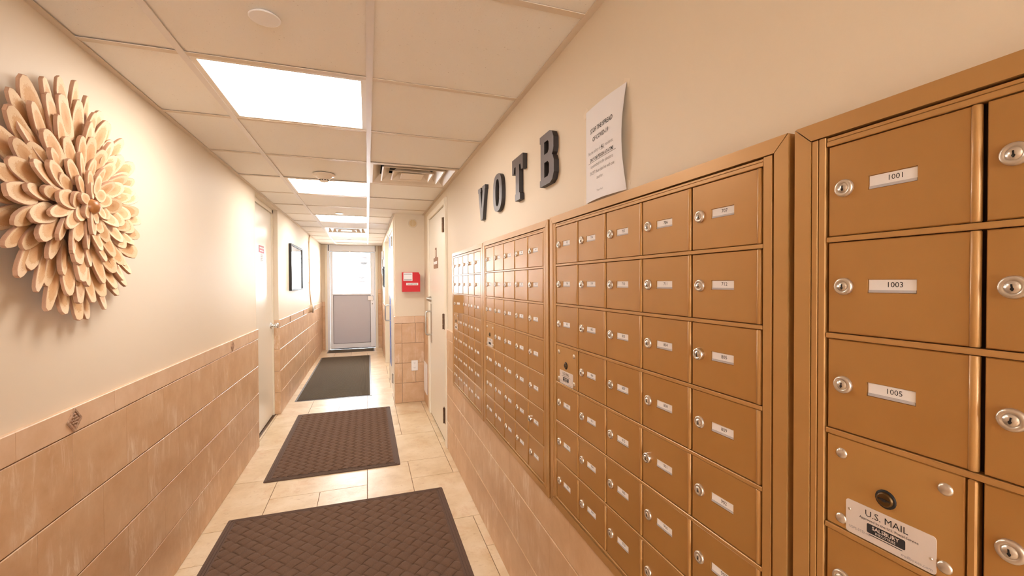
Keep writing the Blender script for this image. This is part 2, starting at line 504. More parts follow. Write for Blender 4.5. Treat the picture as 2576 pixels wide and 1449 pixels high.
g = MB(); g.box(XL, XP, YE - 0.022, YE, ZC - 0.002, ZC + 0.001); g.build('wall_angle', MT['tee'], ceiling)
LIGHTS = [8, 11, 14, 17, 2]; VENT_MID = [16]; VENT_R = [10]  # last light entry is an added panel behind the camera, for fill
for k in range(ncy):
    y0, y1 = cy(k), min(cy(k + 1), YE)
    for c in range(3):
        x0, x1 = XT[c], XT[c + 1]
        if c == 2 and y0 > YP - 0.05: x1 = XP
        elif c == 2 and y1 > YP + 0.05:
            pass
        if k > 0 and y0 > YB:
            te = MB(); te.box(x0 + (0.012 if c else 0), x1 - 0.012, y0 - 0.012, y0 + 0.012, ZC - 0.0012, ZC + 0.0012)
            te.build('cross_tee', MT['tee'], ceiling)
        if c == 1 and (k in LIGHTS or k in VENT_MID): continue
        if c == 2 and k in VENT_R: continue
        a0 = max(y0, YB)
        if y1 - a0 < 0.03: continue
        dz = rnd.choice((0, 0.0008, 0.0016, 0.003))
        put('ceiling_tile', tile_mesh(x1 - x0 - 0.004, y1 - a0 - 0.004, 0.014, 'ctile', 0.001, 0.002, 'c'), ceiling,
            mat=frame(CEILM, ((x0 + x1) / 2, (a0 + y1) / 2, ZC + 0.0165 + dz)))

# ---- left wall (paint) with the door recess
D1A, D1B = 4.146, 5.112          # recess along y
wl = MB()
wl.box(-1.10, XL, YB - 0.1, D1A, -0.05, ZC + 0.16)
wl.box(-1.10, XL, D1B, 10.6, -0.05, ZC + 0.16)
wl.box(-1.10, XL, D1A, D1B, 2.168, ZC + 0.16)
wl.box(-1.14, -1.03, D1A - 0.02, D1B + 0.02, -0.05, ZC + 0.1)
wall_left = struct('wall_left', wl, MT['wall'], 'beige painted left corridor wall above a travertine tile wainscot', 'wall')
wainscot(wall_left, 'L', XL, YB, D1A, 1.720, cap_start=1.4865)
wainscot(wall_left, 'L', XL, D1B - 0.012, YE, D1B - 0.012, cap_start=D1B)
for r in range(4): wall_tile(wall_left, 'F', D1B, -0.962, TL, r * ROW, (r + 1) * ROW)
wall_tile(wall_left, 'F', D1B, -0.962, TL, 0.924, 1.007, 'cap', 0.014, 'cap_tile')
for y, s_ in ((1.722, 0.034), (3.40, 0.03), (5.73, 0.026), (6.87, 0.026), (8.28, 0.026)):   # carved diamond insets in the cap row
    d = MB(); zc = 0.9655
    d.prism([[(y - s_, zc), (y, zc - 0.037), (y + s_, zc), (y, zc + 0.037)],
             [(y - s_ * .78, zc), (y, zc + 0.029), (y + s_ * .78, zc), (y, zc - 0.029)]], lambda a, b, q: (q, a, b), XL + 0.01, XL + 0.0195)
    d.prism([[(y - s_ * .78, zc), (y, zc - 0.029), (y + s_ * .78, zc), (y, zc + 0.029)]], lambda a, b, q: (q, a, b), XL + 0.01, XL + 0.0165)
    for kx in range(-2, 3):
        for kz in range(-2, 3):
            if abs(kx) + abs(kz) < 3:
                py, pz = y + kx * s_ * .24, zc + kz * 0.009
                d.lathe([(0.0045, 0), (0.0035, 0.003), (0.001, 0.0042)], (XL + 0.016, py, pz), (1, 0, 0), 6)
    d.build('carved_diamond', MT['rosette'], wall_left)

# ---- right wall: mailbox stretch, pier, narrower far stretch
D4A, D4B, D5A, D5B = 5.36, 6.40, 6.46, 7.75
wr = MB()
wr.box(XR, 0.95, YB - 0.1, 3.642, -0.05, ZC + 0.16)
wr.box(XR, 0.95, 4.612, YP + 0.3, -0.05, ZC + 0.16)
wr.box(XR, 0.95, 3.642, 4.612, 2.062, ZC + 0.16)
wr.box(0.72, 0.95, 3.642, 4.612, -0.05, ZC + 0.16)
wr.box(XP, 0.95, YP, D4A, -0.05, ZC + 0.16)
wr.box(XP, 0.95, D4A, D4B, 2.055, ZC + 0.16)
wr.box(0.42, 0.95, D4A, D4B, -0.05, ZC + 0.16)
wr.box(XP, 0.95, D4B, D5A, -0.05, ZC + 0.16)
wr.box(XP, 0.95, D5A, D5B, 2.10, ZC + 0.16)
wr.box(0.46, 0.95, D5A, D5B, -0.05, ZC + 0.16)
wr.box(XP, 0.95, D5B, 10.6, -0.05, ZC + 0.16)
wall_right = struct('wall_right', wr, MT['wall'], 'beige painted right corridor wall with mailboxes and a projecting pier', 'wall')
# below the mailboxes: two full rows and a cut row
for r, (z0, z1, off) in enumerate(((0, .231, 0.1585), (.231, .462, 0.0), (.462, .603, 0.1585))):
    p = 0.3175; a = 0.0 - 6 * p + (0.004 if r != 2 else -0.004) + {0: 0.0, 1: 0.168, 2: 0.01}[r]
    while a < 3.262:
        b = min(a + p, 3.262)
        if b > YB: wall_tile(wall_right, 'R', XR, max(a, YB), b, z0, z1)
        a += p
wainscot(wall_right, 'R', XR, 3.264, 3.572, 3.17)
wainscot(wall_right, 'R', XR, 4.700, YP - 0.012, 4.70)
X0 = XP - 0.012
for r in range(4):                                   # pier front
    wall_tile(wall_right, 'F', YP, X0, 0.374, r * ROW, (r + 1) * ROW)
    if r % 2: 
        wall_tile(wall_right, 'F', YP, 0.374, 0.527, r * ROW, (r + 1) * ROW); wall_tile(wall_right, 'F', YP, 0.527, TR, r * ROW, (r + 1) * ROW)
    else: wall_tile(wall_right, 'F', YP, 0.374, TR, r * ROW, (r + 1) * ROW)
wall_tile(wall_right, 'F', YP, X0, 0.519, 0.924, 1.007, 'cap', 0.014, 'cap_tile')
wall_tile(wall_right, 'F', YP, 0.519, TR, 0.924, 1.007, 'cap', 0.014, 'cap_tile')
wainscot(wall_right, 'R', XP, YP - 0.012, 5.20, 5.1)
wainscot(wall_right, 'R', XP, D4B + 0.01, D5A, 6.4)
wainscot(wall_right, 'R', XP, D5B + 0.02, YE, 7.8)

# ---- far wall around the aluminium door
wf = MB()
wf.box(-1.1, -0.788, YE, YE + 0.18, -0.05, ZC + 0.16)
wf.box(0.170, 0.95, YE, YE + 0.18, -0.05, ZC + 0.16)
wf.box(-0.788, 0.170, YE, YE + 0.18, 2.19, ZC + 0.16)
wall_far = struct('wall_far', wf, MT['wall'], 'narrow beige wall strips either side of the exit door', 'wall')
for r in range(4):
    wall_tile(wall_far, 'F', YE, TL, -0.826, r * ROW, (r + 1) * ROW)
for z0, z1 in ((0, .235), (.235, .47), (.47, .70), (.70, .93), (.93, 1.166)):
    wall_tile(wall_far, 'F', YE, 0.212, XP - 0.012, z0, z1)
wall_tile(wall_far, 'F', YE, TL, -0.826, 0.924, 1.012, 'cap', 0.014, 'cap_tile')
wall_tile(wall_far, 'F', YE, 0.212, XP - 0.012, 1.166, 1.26, 'cap', 0.014, 'cap_tile')
for x0 in (0.228, 0.262):                              # slim raised vertical bars on the strip right of the door
    b_ = MB(); b_.box(x0, x0 + 0.014, YE - 0.012, YE, 1.262, ZC); b_.build('vertical_bar', MT['pipe'], wall_far)
# ---- wall behind the camera
wb = MB()
wb.box(-1.15, -0.76, YB - 0.12, YB, -0.05, ZC + 0.16); wb.box(0.50, 1.0, YB - 0.12, YB, -0.05, ZC + 0.16); wb.box(-0.76, 0.50, YB - 0.12, YB, 2.08, ZC + 0.16)
wall_near = struct('wall_near', wb, MT['wall'], 'beige wall behind the viewpoint around an added glazed opening', 'wall')

wn = MB()
for a_, b_, c_, d_ in ((-0.76, -0.70, 0, 2.08), (0.44, 0.50, 0, 2.08), (-0.70, 0.44, 2.02, 2.08), (-0.70, 0.44, 0, 0.10), (-0.16, -0.10, 0.10, 2.02)): wn.box(a_, b_, YB - 0.09, YB - 0.02, c_, d_)
wn.box(-0.70, 0.44, YB - 0.058, YB - 0.052, 0.10, 2.02, 1)
struct('fill_opening', wn, [MT['alu'], MT['greyglass']], 'added glazed opening behind the viewpoint that lets in fill daylight', 'door')  # added opening, lets fill daylight in from behind the camera
# ---- ground outside the exit door
og = MB(); og.box(-4, 4, YE + 0.18, 16, -0.12, -0.03); og.box(-4, 4, -10, YB - 0.12, -0.12, -0.03)
struct('ground', og, pm('pale_concrete', (214, 210, 204), 0.8), 'pale sunlit paving outside the exit door', 'ground')

# ================================================================== DOORS
def hinge(mb, y, z0, z1, x, side=-1, mi=0):
    """butt hinge knuckle, proud of the wall by side*..."""
    h = (z1 - z0) / 3
    for i in range(3):
        mb.cyl((x + side * 0.009, y, z0 + i * h + 0.001), (x + side * 0.009, y, z0 + (i + 1) * h - 0.001), 0.0075, 10, mi)
    mb.box(x, x + side * 0.004, y - 0.03, y - 0.005, z0, z1, mi); mb.box(x, x + side * 0.004, y + 0.005, y + 0.03, z0, z1, mi)

# door_1 : flush cream door deep in the left recess
d1 = thing('door_1', 'flush cream door set deep in the left wall recess', 'door', (XL, 4.63, 0), None, 'structure')
def rel(p): return lambda mb: mb
def loc(mb, o):
    for i, p in enumerate(mb.v): mb.v[i] = (p[0] - o[0], p[1] - o[1], p[2] - o[2])
    return mb
O1 = (XL, 4.63, 0)
DX = -0.952
f = MB(); f.box(-1.03, DX + 0.012, D1A, D1A + 0.045, 0, 2.165); f.box(-1.03, DX + 0.012, D1B - 0.045, D1B, 0, 2.165, 0); f.box(-1.03, DX + 0.012, D1A, D1B, 2.128, 2.167)
loc(f, O1).build('door_frame', MT['trim'], d1)
f = MB(); f.box(DX - 0.045, DX, D1A + 0.047, D1B - 0.047, 0.012, 2.124, 0, 0.002); leaf1 = loc(f, O1).build('door_leaf', MT['door'], d1)
f = MB(); f.box(-1.02, DX + 0.02, D1A, D1B, -0.003, 0.006); loc(f, O1).build('threshold', MT['bronze'], d1)
f = MB()
f.lathe([(0.034, 0), (0.034, 0.004), (0.026, 0.010), (0.013, 0.014), (0.011, 0.032), (0.020, 0.038), (0.027, 0.046), (0.028, 0.060), (0.024, 0.068), (0.012, 0.072)], (DX, 5.0, 0.955), (1, 0, 0), 20)
loc(f, O1).build('door_knob', MT['chrome'], d1)
# stuck-on signs of door_1
sg = MB(); sg.box(DX, DX + 0.002, 4.53, 4.73, 1.684, 1.752)
for i, (w0, w1) in enumerate(((4.55, 4.60), (4.615, 4.65), (4.66, 4.715))): sg.box(DX, DX + 0.0026, w0, w1, 1.724, 1.738, 1)
sg.box(DX, DX + 0.0026, 4.56, 4.70, 1.698, 1.708, 1)
tag(sg.build('door_sign', [MT['signred'], MT['card']]), 'small red sign with white lettering on the recessed cream door', 'sign')
sg = MB(); sg.box(DX, DX + 0.001, 4.585, 4.705, 1.60, 1.682)
for i in range(4): sg.box(DX, DX + 0.0014, 4.60, 4.68 - 0.01 * (i % 2), 1.615 + i * 0.016, 1.618 + i * 0.016, 1)
tag(sg.build('door_note', [MT['paper'], MT['greyink']]), 'small white paper note below the red sign on the recessed door', 'note')

# door_2 : aluminium exit door with a glass upper half
O2 = (-0.31, YE, 0)
d2 = thing('door_2', 'aluminium exit door with glass upper half at corridor end', 'door', O2, None, 'structure')
yd = YE + 0.03
f = MB()
f.box(-0.786, -0.738, YE - 0.03, YE + 0.12, 0, 2.19); f.box(0.154, 0.168, YE - 0.03, YE + 0.12, 0, 2.19); f.box(-0.738, 0.154, YE - 0.02, YE + 0.12, 2.052, 2.19)
f.box(0.150, 0.168, YE - 0.034, YE - 0.03, 0, 2.09); loc(f, O2).build('door_frame', MT['alu'], d2)
f = MB()
for a, b in ((-0.830, -0.786), (0.168, 0.213)): f.box(a, b, YE - 0.024, YE, 0, ZC - 0.004, 0, 0.002)
loc(f, O2).build('door_casing', MT['trim'], d2)
f = MB(); f.box(-0.766, -0.752, YE - 0.033, YE - 0.029, 2.06, 2.186); f.box(0.156, 0.166, YE - 0.036, YE - 0.029, 2.06, 2.186)
f.box(-0.741, -0.736, YE - 0.012, YE + 0.06, 0, 2.052); f.box(0.149, 0.155, YE - 0.012, YE + 0.06, 0, 2.052); f.box(-0.738, 0.154, YE - 0.012, YE + 0.06, 2.046, 2.054)
loc(f, O2).build('gasket', MT['black'], d2)
f = MB()
f.box(-0.731, -0.678, YE - 0.008, yd + 0.015, 0.026, 2.042, 0, 0.002); f.box(0.062, 0.148, YE - 0.008, yd + 0.015, 0.026, 2.042, 0, 0.002)
f.box(-0.678, 0.062, YE - 0.008, yd + 0.015, 2.028, 2.042, 0); f.box(-0.678, 0.062, YE - 0.008, yd + 0.015, 1.136, 1.170, 0, 0.002); f.box(-0.678, 0.062, YE - 0.008, yd + 0.015, 0.026, 0.121, 0, 0.002)
f.box(-0.690, 0.070, YE - 0.014, YE - 0.006, 1.150, 1.168, 0, 0.002)
loc(f, O2).build('door_leaf', MT['alu'], d2)
f = MB(); f.box(-0.674, 0.058, YE + 0.008, YE + 0.022, 0.125, 1.132); pn = loc(f, O2).build('lower_panel', MT['alupanel'], d2)
f = MB()
for a, b, c, d in ((-0.678, -0.672, 0.121, 1.136), (0.056, 0.062, 0.121, 1.136)): f.box(a, b, YE - 0.002, YE + 0.02, c, d)
f.box(-0.678, 0.062, YE - 0.002, YE + 0.02, 0.121, 0.127); f.box(-0.678, 0.062, YE - 0.002, YE + 0.02, 1.130, 1.136)
loc(f, O2).build('panel_bead', MT['black'], d2)
f = MB(); f.box(-0.678, 0.062, YE + 0.012, YE + 0.018, 1.170, 2.028); loc(f, O2).build('glass_pane', MT['glass'], d2)
f = MB(); f.box(0.008, 0.112, YE - 0.045, YE - 0.008, 1.022, 1.116, 0, 0.004); f.box(0.100, 0.116, YE - 0.03, YE - 0.008, 1.02, 1.12, 1); loc(f, O2).build('lock_box', [MT['plate'], MT['black']], d2)
f = MB(); f.lathe([(0.011, 0), (0.011, 0.006), (0.008, 0.008)], (0.098, YE - 0.008, 0.945), (0, -1, 0), 14); loc(f, O2).build('key_cylinder', MT['bronze'], d2)
f = MB(); f.box(-0.51, -0.30, YE - 0.03, YE - 0.016, 2.058, 2.070, 0); f.tube([(-0.48, YE - 0.035, 2.072), (-0.36, YE - 0.07, 2.055), (-0.345, YE - 0.06, 2.045)], 0.007); f.lathe([(0.014, 0), (0.014, 0.02)], (-0.345, YE - 0.05, 2.036), (0, 0, 1), 12)
f.box(-0.70, 0.12, YE - 0.022, YE - 0.012, 2.052, 2.062); loc(f, O2).build('closer_arm', MT['plate'], d2)
f = MB(); f.box(-0.73, 0.148, YE - 0.004, YE + 0.03, 0.004, 0.022); loc(f, O2).build('door_sweep', MT['black'], d2)
# paper notices taped to the glass
def glass_note(x0, x1, z0, z1, lines, label):
    n = MB(); n.box(x0, x1, YE + 0.0095, YE + 0.0112, z0, z1)
    for (a, b, z) in lines: n.box(a, b, YE + 0.0088, YE + 0.0096, z, z + 0.012, 1)
    tag(n.build('paper_notice', [MT['sheer'], MT['greyink']]), label, 'notice', 'notices on the exit door glass')
glass_note(-0.155, 0.022, 1.735, 1.965, [(-0.12, -0.01, 1.925), (-0.13, 0.0, 1.90), (-0.11, -0.02, 1.875), (-0.135, 0.005, 1.828), (-0.135, 0.0, 1.803), (-0.10, -0.03, 1.778)], 'upper white notice with two blocks of print on exit door glass')
glass_note(-0.20, -0.02, 1.37, 1.54, [(-0.18, -0.05, 1.505), (-0.13, -0.09, 1.482), (-0.185, -0.04, 1.425)], 'lower faint white notice on the exit door glass')

# door_3 : cream washroom door right after the mailboxes
O3 = (XR, 4.127, 0)
d3 = thing('door_3', 'cream flush door with bronze hinges beside the mailboxes', 'door', O3, None, 'structure')
f = MB()
f.box(XR - 0.020, XR + 0.002, 3.576, 3.646, 0, 2.112, 0, 0.003); f.box(XR - 0.020, XR + 0.002, 4.608, 4.690, 0, 2.112, 0, 0.003); f.box(XR - 0.020, XR + 0.002, 3.646, 4.608, 2.060, 2.112, 0, 0.003)
f.box(XR, 0.72, 3.640, 3.646, 0, 2.06); f.box(XR, 0.72, 4.608, 4.614, 0, 2.06); loc(f, O3).build('door_frame', MT['trim'], d3)
f = MB(); f.box(XR - 0.006, XR + 0.038, 3.650, 4.604, 0.012, 2.055, 0, 0.002); loc(f, O3).build('door_leaf', MT['door'], d3)
f = MB(); f.box(XR, 0.72, 3.646, 4.608, 0, 0.010); loc(f, O3).build('threshold', MT['slot'], d3)
for z0, z1 in ((1.822, 1.948), (0.995, 1.128), (0.191, 0.326)):
    f = MB(); hinge(f, 3.648, z0, z1, XR - 0.02, -1); loc(f, O3).build('hinge', MT['hinge'], d3)
f = MB(); f.box(XR - 0.009, XR - 0.006, 4.47, 4.56, 0.765, 1.172, 0, 0.001); loc(f, O3).build('pull_plate', MT['steel'], d3)
f = MB()
hx = XR - 0.066
f.tube([(XR - 0.009, 4.515, 0.852), (hx + 0.02, 4.515, 0.852), (hx + 0.006, 4.515, 0.856), (hx, 4.515, 0.870), (hx, 4.515, 1.075), (hx + 0.006, 4.515, 1.089), (hx + 0.02, 4.515, 1.093), (XR - 0.009, 4.515, 1.093)], 0.0085, 10)
loc(f, O3).build('pull_handle', MT['steel'], d3)
f = MB(); f.lathe([(0.028, 0), (0.028, 0.012), (0.020, 0.030), (0.016, 0.048), (0.010, 0.050)], (XR - 0.006, 4.53, 1.222), (-1, 0, 0), 18); loc(f, O3).build('lock_cylinder', MT['steel'], d3)
sx = XR - 0.006
sg = MB()
def SR(a, b, d): return (sx - d, -a, b)
sg.prism([[(-4.135, 1.632), (-4.215, 1.632), (-4.215, 1.722), (-4.205, 1.730), (-4.145, 1.730), (-4.135, 1.722)]], SR, 0, 0.004, 0)
sg.prism([[(-4.300, 1.540), (-4.290, 1.532), (-4.062, 1.532), (-4.052, 1.540), (-4.052, 1.626), (-4.062, 1.634), (-4.290, 1.634), (-4.300, 1.626)]], SR, 0, 0.005, 0)
sg.box(sx - 0.0062, sx - 0.005, 4.075, 4.28, 1.572, 1.598, 1)
sg.box(sx - 0.0052, sx - 0.004, 4.155, 4.195, 1.645, 1.71, 2)
tag(sg.build('room_sign', [MT['brown'], MT['card'], MT['vent']]), 'brown plastic sign with pale band on the cream door beside mailboxes', 'sign')

# door_4 : pale door just past the pier, blue strip on its free edge
O4 = (XP, 5.88, 0)
d4 = thing('door_4', 'pale door past the pier with a blue strip and pull handle', 'door', O4, None, 'structure')
f = MB(); f.box(XP - 0.016, XP + 0.002, 5.205, 5.365, 0, 2.14, 0, 0.002); f.box(XP - 0.016, XP + 0.002, D4B - 0.005, D4B + 0.045, 0, 2.14, 0, 0.002); f.box(XP - 0.016, XP + 0.002, 5.365, D4B - 0.005, 2.052, 2.14, 0, 0.002)
f.box(XP, 0.42, D4A - 0.002, D4A + 0.004, 0, 2.055); loc(f, O4).build('door_frame', MT['trim'], d4)
f = MB(); f.box(XP - 0.004, XP + 0.04, 5.395, D4B - 0.01, 0.012, 2.048, 0, 0.002); loc(f, O4).build('door_leaf', MT['door'], d4)
f = MB(); f.box(XP - 0.008, XP + 0.03, 5.372, 5.394, 0.30, 1.96); loc(f, O4).build('hinge_gap_shade', MT['slot'], d4)  # black strip stands in for the shade in the hinge-side gap
f = MB(); f.box(XP - 0.0065, XP - 0.004, 6.02, D4B - 0.02, 0.26, 2.03); loc(f, O4).build('edge_strip', MT['blue'], d4)
for z0, z1 in ((1.835, 1.955), (0.178, 0.295)):
    f = MB(); hinge(f, 5.372, z0, z1, XP - 0.016, -1); loc(f, O4).build('hinge', MT['steel'], d4)
f = MB(); hx = XP - 0.075
f.tube([(XP - 0.004, 6.16, 0.872), (hx + 0.015, 6.16, 0.872), (hx, 6.16, 0.885), (hx, 6.16, 1.07), (hx + 0.015, 6.16, 1.083), (XP - 0.004, 6.16, 1.083)], 0.009, 10)
loc(f, O4).build('pull_handle', MT['steel'], d4)

# door_5 : recessed doorway further on
O5 = (XP, 7.1, 0)
d5 = thing('door_5', 'cream cased doorway recess in the far right wall', 'door', O5, None, 'structure')
f = MB(); f.box(XP - 0.018, 0.42, D5B - 0.002, D5B + 0.06, 0, 2.16, 0, 0.002); f.box(XP - 0.004, 0.42, D5A - 0.012, D5A + 0.012, 1.01, 2.10); f.box(XP - 0.018, 0.40, D5A, D5B, 2.098, 2.16, 0, 0.002)
loc(f, O5).build('door_frame', MT['trim'], d5)
f = MB(); f.box(0.40, 0.44, D5A + 0.02, D5B - 0.01, 0.01, 2.095, 0, 0.002); loc(f, O5).build('door_leaf', MT['door'], d5)

# ================================================================== MAILBOXES
UW, UH = 0.912, 1.010                 # outer size
DWp, DHp = 0.1636, 0.1347             # column / row pitch
DA0, DZ0 = 0.0485, 0.036              # first column edge, bottom of lowest row
DW, DH = 0.1590, 0.1255               # door leaf

def door_mesh():
    """front at x=-0.010; hinge edge at y=0, free edge at y=+DW; card window cut through the front"""
    mb = MB(); x, xb, c = -0.010, 0.0, 0.0012
    wy0, wy1 = DW - 0.1035, DW - 0.0500; wz0, wz1 = DH / 2 - 0.0065, DH / 2 + 0.0115
    ys = [0.0085, wy0, wy1, DW - c]; zs = [c, wz0, wz1, DH - c]
    vs = [(x, y, z) for y in ys for z in zs]; fs = []
    for i in range(3):
        for j in range(3):
            if i == 1 and j == 1: continue
            fs.append((i * 4 + j, i * 4 + j + 1, (i + 1) * 4 + j + 1, (i + 1) * 4 + j))
    mb.add(vs, fs)
    r = 0.0022                                           # window well
    a = [(x, wy0, wz0), (x, wy1, wz0), (x, wy1, wz1), (x, wy0, wz1)]; b = [(x + r, p[1], p[2]) for p in a]
    mb.add(a + b, [(i, (i + 1) % 4, 4 + (i + 1) % 4, 4 + i) for i in range(4)] + [(4, 5, 6, 7)])
    o = [(x, ys[0], c), (x, DW - c, c), (x, DW - c, DH - c), (x, ys[0], DH - c)]
    e = [(x + c, ys[0], 0), (x + c, DW, 0), (x + c, DW, DH), (x + c, ys[0], DH)]
    k = [(xb, ys[0], 0), (xb, DW, 0), (xb, DW, DH), (xb, ys[0], DH)]
    mb.add(o + e + k, [(i, (i + 1) % 4, 4 + (i + 1) % 4, 4 + i) for i in range(4)] + [(4 + i, 4 + (i + 1) % 4, 8 + (i + 1) % 4, 8 + i) for i in range(4)])
    return mb
DOORM = door_mesh().mesh('mailbox_door', [MT['gold']])
hb = MB(); hb.lathe([(0.0040, 0), (0.0048, 0.0012), (0.0048, DH - 0.0012), (0.0040, DH)], (-0.0062, 0.0047, 0), (0, 0, 1), 14)
HINGEM = hb.mesh('hinge_barrel', [MT['goldbarrel']])
def lock_mesh(proud, rad, mats):
    mb = MB(); t = proud
    mb.lathe([(rad, 0), (rad, t * 0.55), (rad * 0.95, t * 0.8), (rad * 0.84, t), (rad * 0.60, t), (rad * 0.58, t - 0.0006), (rad * 0.53, t - 0.0006), (rad * 0.51, t + 0.0004), (0.0006, t + 0.0004)], (0, 0, 0), (-1, 0, 0), 24)
    zz = rad * 0.1
    mb.box(-t - 0.0008, -t - 0.0002, -0.0007, 0.0007, -rad * 0.34, rad * 0.26, 1)
    mb.lathe([(rad * 0.13, 0), (rad * 0.13, 0.0004)], (-t - 0.0005, 0, -rad * 0.16), (-1, 0, 0), 10, 1, False)
    return mb.mesh('lock', mats)
LOCKM = lock_mesh(0.0045, 0.0118, [MT['lock'], MT['slot']])
LOCKP = lock_mesh(0.0085, 0.0122, [MT['chrome'], MT['slot']])
_card = {}
def card_mesh(num):
    if num not in _card:
        mb = MB(); w, h = 0.0515, 0.0168
        mb.box(-0.0004, 0, -w / 2, w / 2, -h / 2 + 0.0034, h / 2 - 0.0002, 0)
        mb.box(-0.0012, 0, -w / 2, w / 2, -h / 2, -h / 2 + 0.0034, 1)
        if num: add_text(mb, num, 0.0094, lambda a, b: (-0.0006, -a, b), 0.0035, -0.0012, 2)
        _card[num] = mb.mesh('number_card', [MT['card'], MT['ledge'], MT['ink']])
    return _card[num]

def rrect(a0, a1, b0, b1, r, n=4):
    pts = []
    for cx_, cy_, s0 in ((a1 - r, b0 + r, -90), (a1 - r, b1 - r, 0), (a0 + r, b1 - r, 90), (a0 + r, b0 + r, 180)):
        for k in range(n + 1):
            t = R(s0 + 90 * k / n); pts.append((cx_ + r * math.cos(t), cy_ + r * math.sin(t)))
    return pts

def mail_panel(root, a0, h0, lettering=True):
    """carrier access panel: plate with rivets, lock and lettered tag.  a from the far edge, h above the unit's foot"""
    pw, ph = 0.1485, DH
    fn = lambda a, b, d: (-d, -(a0 + a), h0 + b)
    p = MB(); p.box(-0.0185, -0.008, -(a0 + pw), -a0, h0, h0 + ph, 0, 0.0010)
    pan = p.build('carrier_panel', [MT['goldpanel']], root)
    q = MB(); q.box(-0.0205, -0.008, -(a0 + 0.1590), -(a0 + 0.1510), h0, h0 + ph, 0, 0.0015); q.build('post', [MT['gold']], root)
    for ra, rh in ((0.0195, 0.1035), (0.132, 0.1045), (0.0195, 0.013), (0.132, 0.015)):
        k = MB(); k.lathe([(0.0072, 0), (0.0068, 0.0014), (0.0045, 0.0026), (0.0008, 0.0030)], fn(ra, rh, 0.0185), (-1, 0, 0), 14); k.build('rivet', [MT['lock']], pan)
    k = MB(); c_ = fn(0.073, 0.0645, 0.0185)
    k.lathe([(0.0118, 0), (0.0118, 0.0006), (0.0095, 0.0012)], c_, (-1, 0, 0), 20, 1, True)
    k.lathe([(0.0090, 0), (0.0090, 0.0030), (0.0075, 0.0040)], c_, (-1, 0, 0), 20, 0)
    k.box(c_[0] - 0.0046, c_[0] - 0.0038, c_[1] - 0.0065, c_[1] + 0.0065, c_[2] - 0.0009, c_[2] + 0.0009, 1)
    k.box(c_[0] - 0.0047, c_[0] - 0.0038, c_[1] - 0.002, c_[1] + 0.002, c_[2] - 0.0022, c_[2] + 0.0012, 1)
    k.build('carrier_lock', [MT['bronze'], MT['slot']], pan)
    k = MB(); f0 = lambda a, b, d: fn(a, b, d)
    k.prism([rrect(0.026, 0.1245, 0.0005, 0.0450, 0.004)], f0, 0.0185, 0.0193, 0)
    tx = lambda a, b: fn(a, b, 0.0196)
    if lettering:
        add_text(k, 'U.S. MAIL', 0.0118, tx, 0.0735, 0.0325, 1)
        add_text(k, 'Approved by the U.S. Postal Service', 0.00445, tx, 0.0755, 0.0268, 1)
        k.prism([rrect(0.052, 0.0945, 0.0120, 0.0240, 0.0018)], f0, 0.0193, 0.0195, 1)
        add_text(k, 'SALSBURY', 0.0066, lambda a, b: fn(a, b, 0.0198), 0.0732, 0.0180, 0, 0.02)
        add_text(k, 'INDUSTRIES', 0.0042, lambda a, b: fn(a, b, 0.0198), 0.0732, 0.0136, 0, 0.01)
        k.box(*(lambda u, v: (u[0], v[0] , u[1], v[1], u[2], v[2]))(fn(0.055, 0.0096, 0.0193), fn(0.0915, 0.0104, 0.0196)), 1)
        add_text(k, 'USPS-STD-4B+', 0.0046, tx, 0.0300, 0.0078, 2, 0, 'LEFT')
        add_text(k, 'mailboxes.com', 0.0052, tx, 0.1215, 0.0035, 2, 0, 'RIGHT')
    else:
        k.prism([rrect(0.052, 0.0945, 0.0120, 0.0240, 0.0018)], f0, 0.0193, 0.0195, 1)
        add_text(k, 'U.S. MAIL', 0.0118, tx, 0.0735, 0.0325, 1)
    for ra, rh in ((0.0305, 0.0318), (0.1195, 0.0175)):
        k.lathe([(0.0020, 0), (0.0014, 0.0008)], fn(ra, rh, 0.0193), (-1, 0, 0), 8, 3)
    k.build('mail_tag', [MT['plate'], MT['ink'], MT['greyink'], MT['lock']], pan)

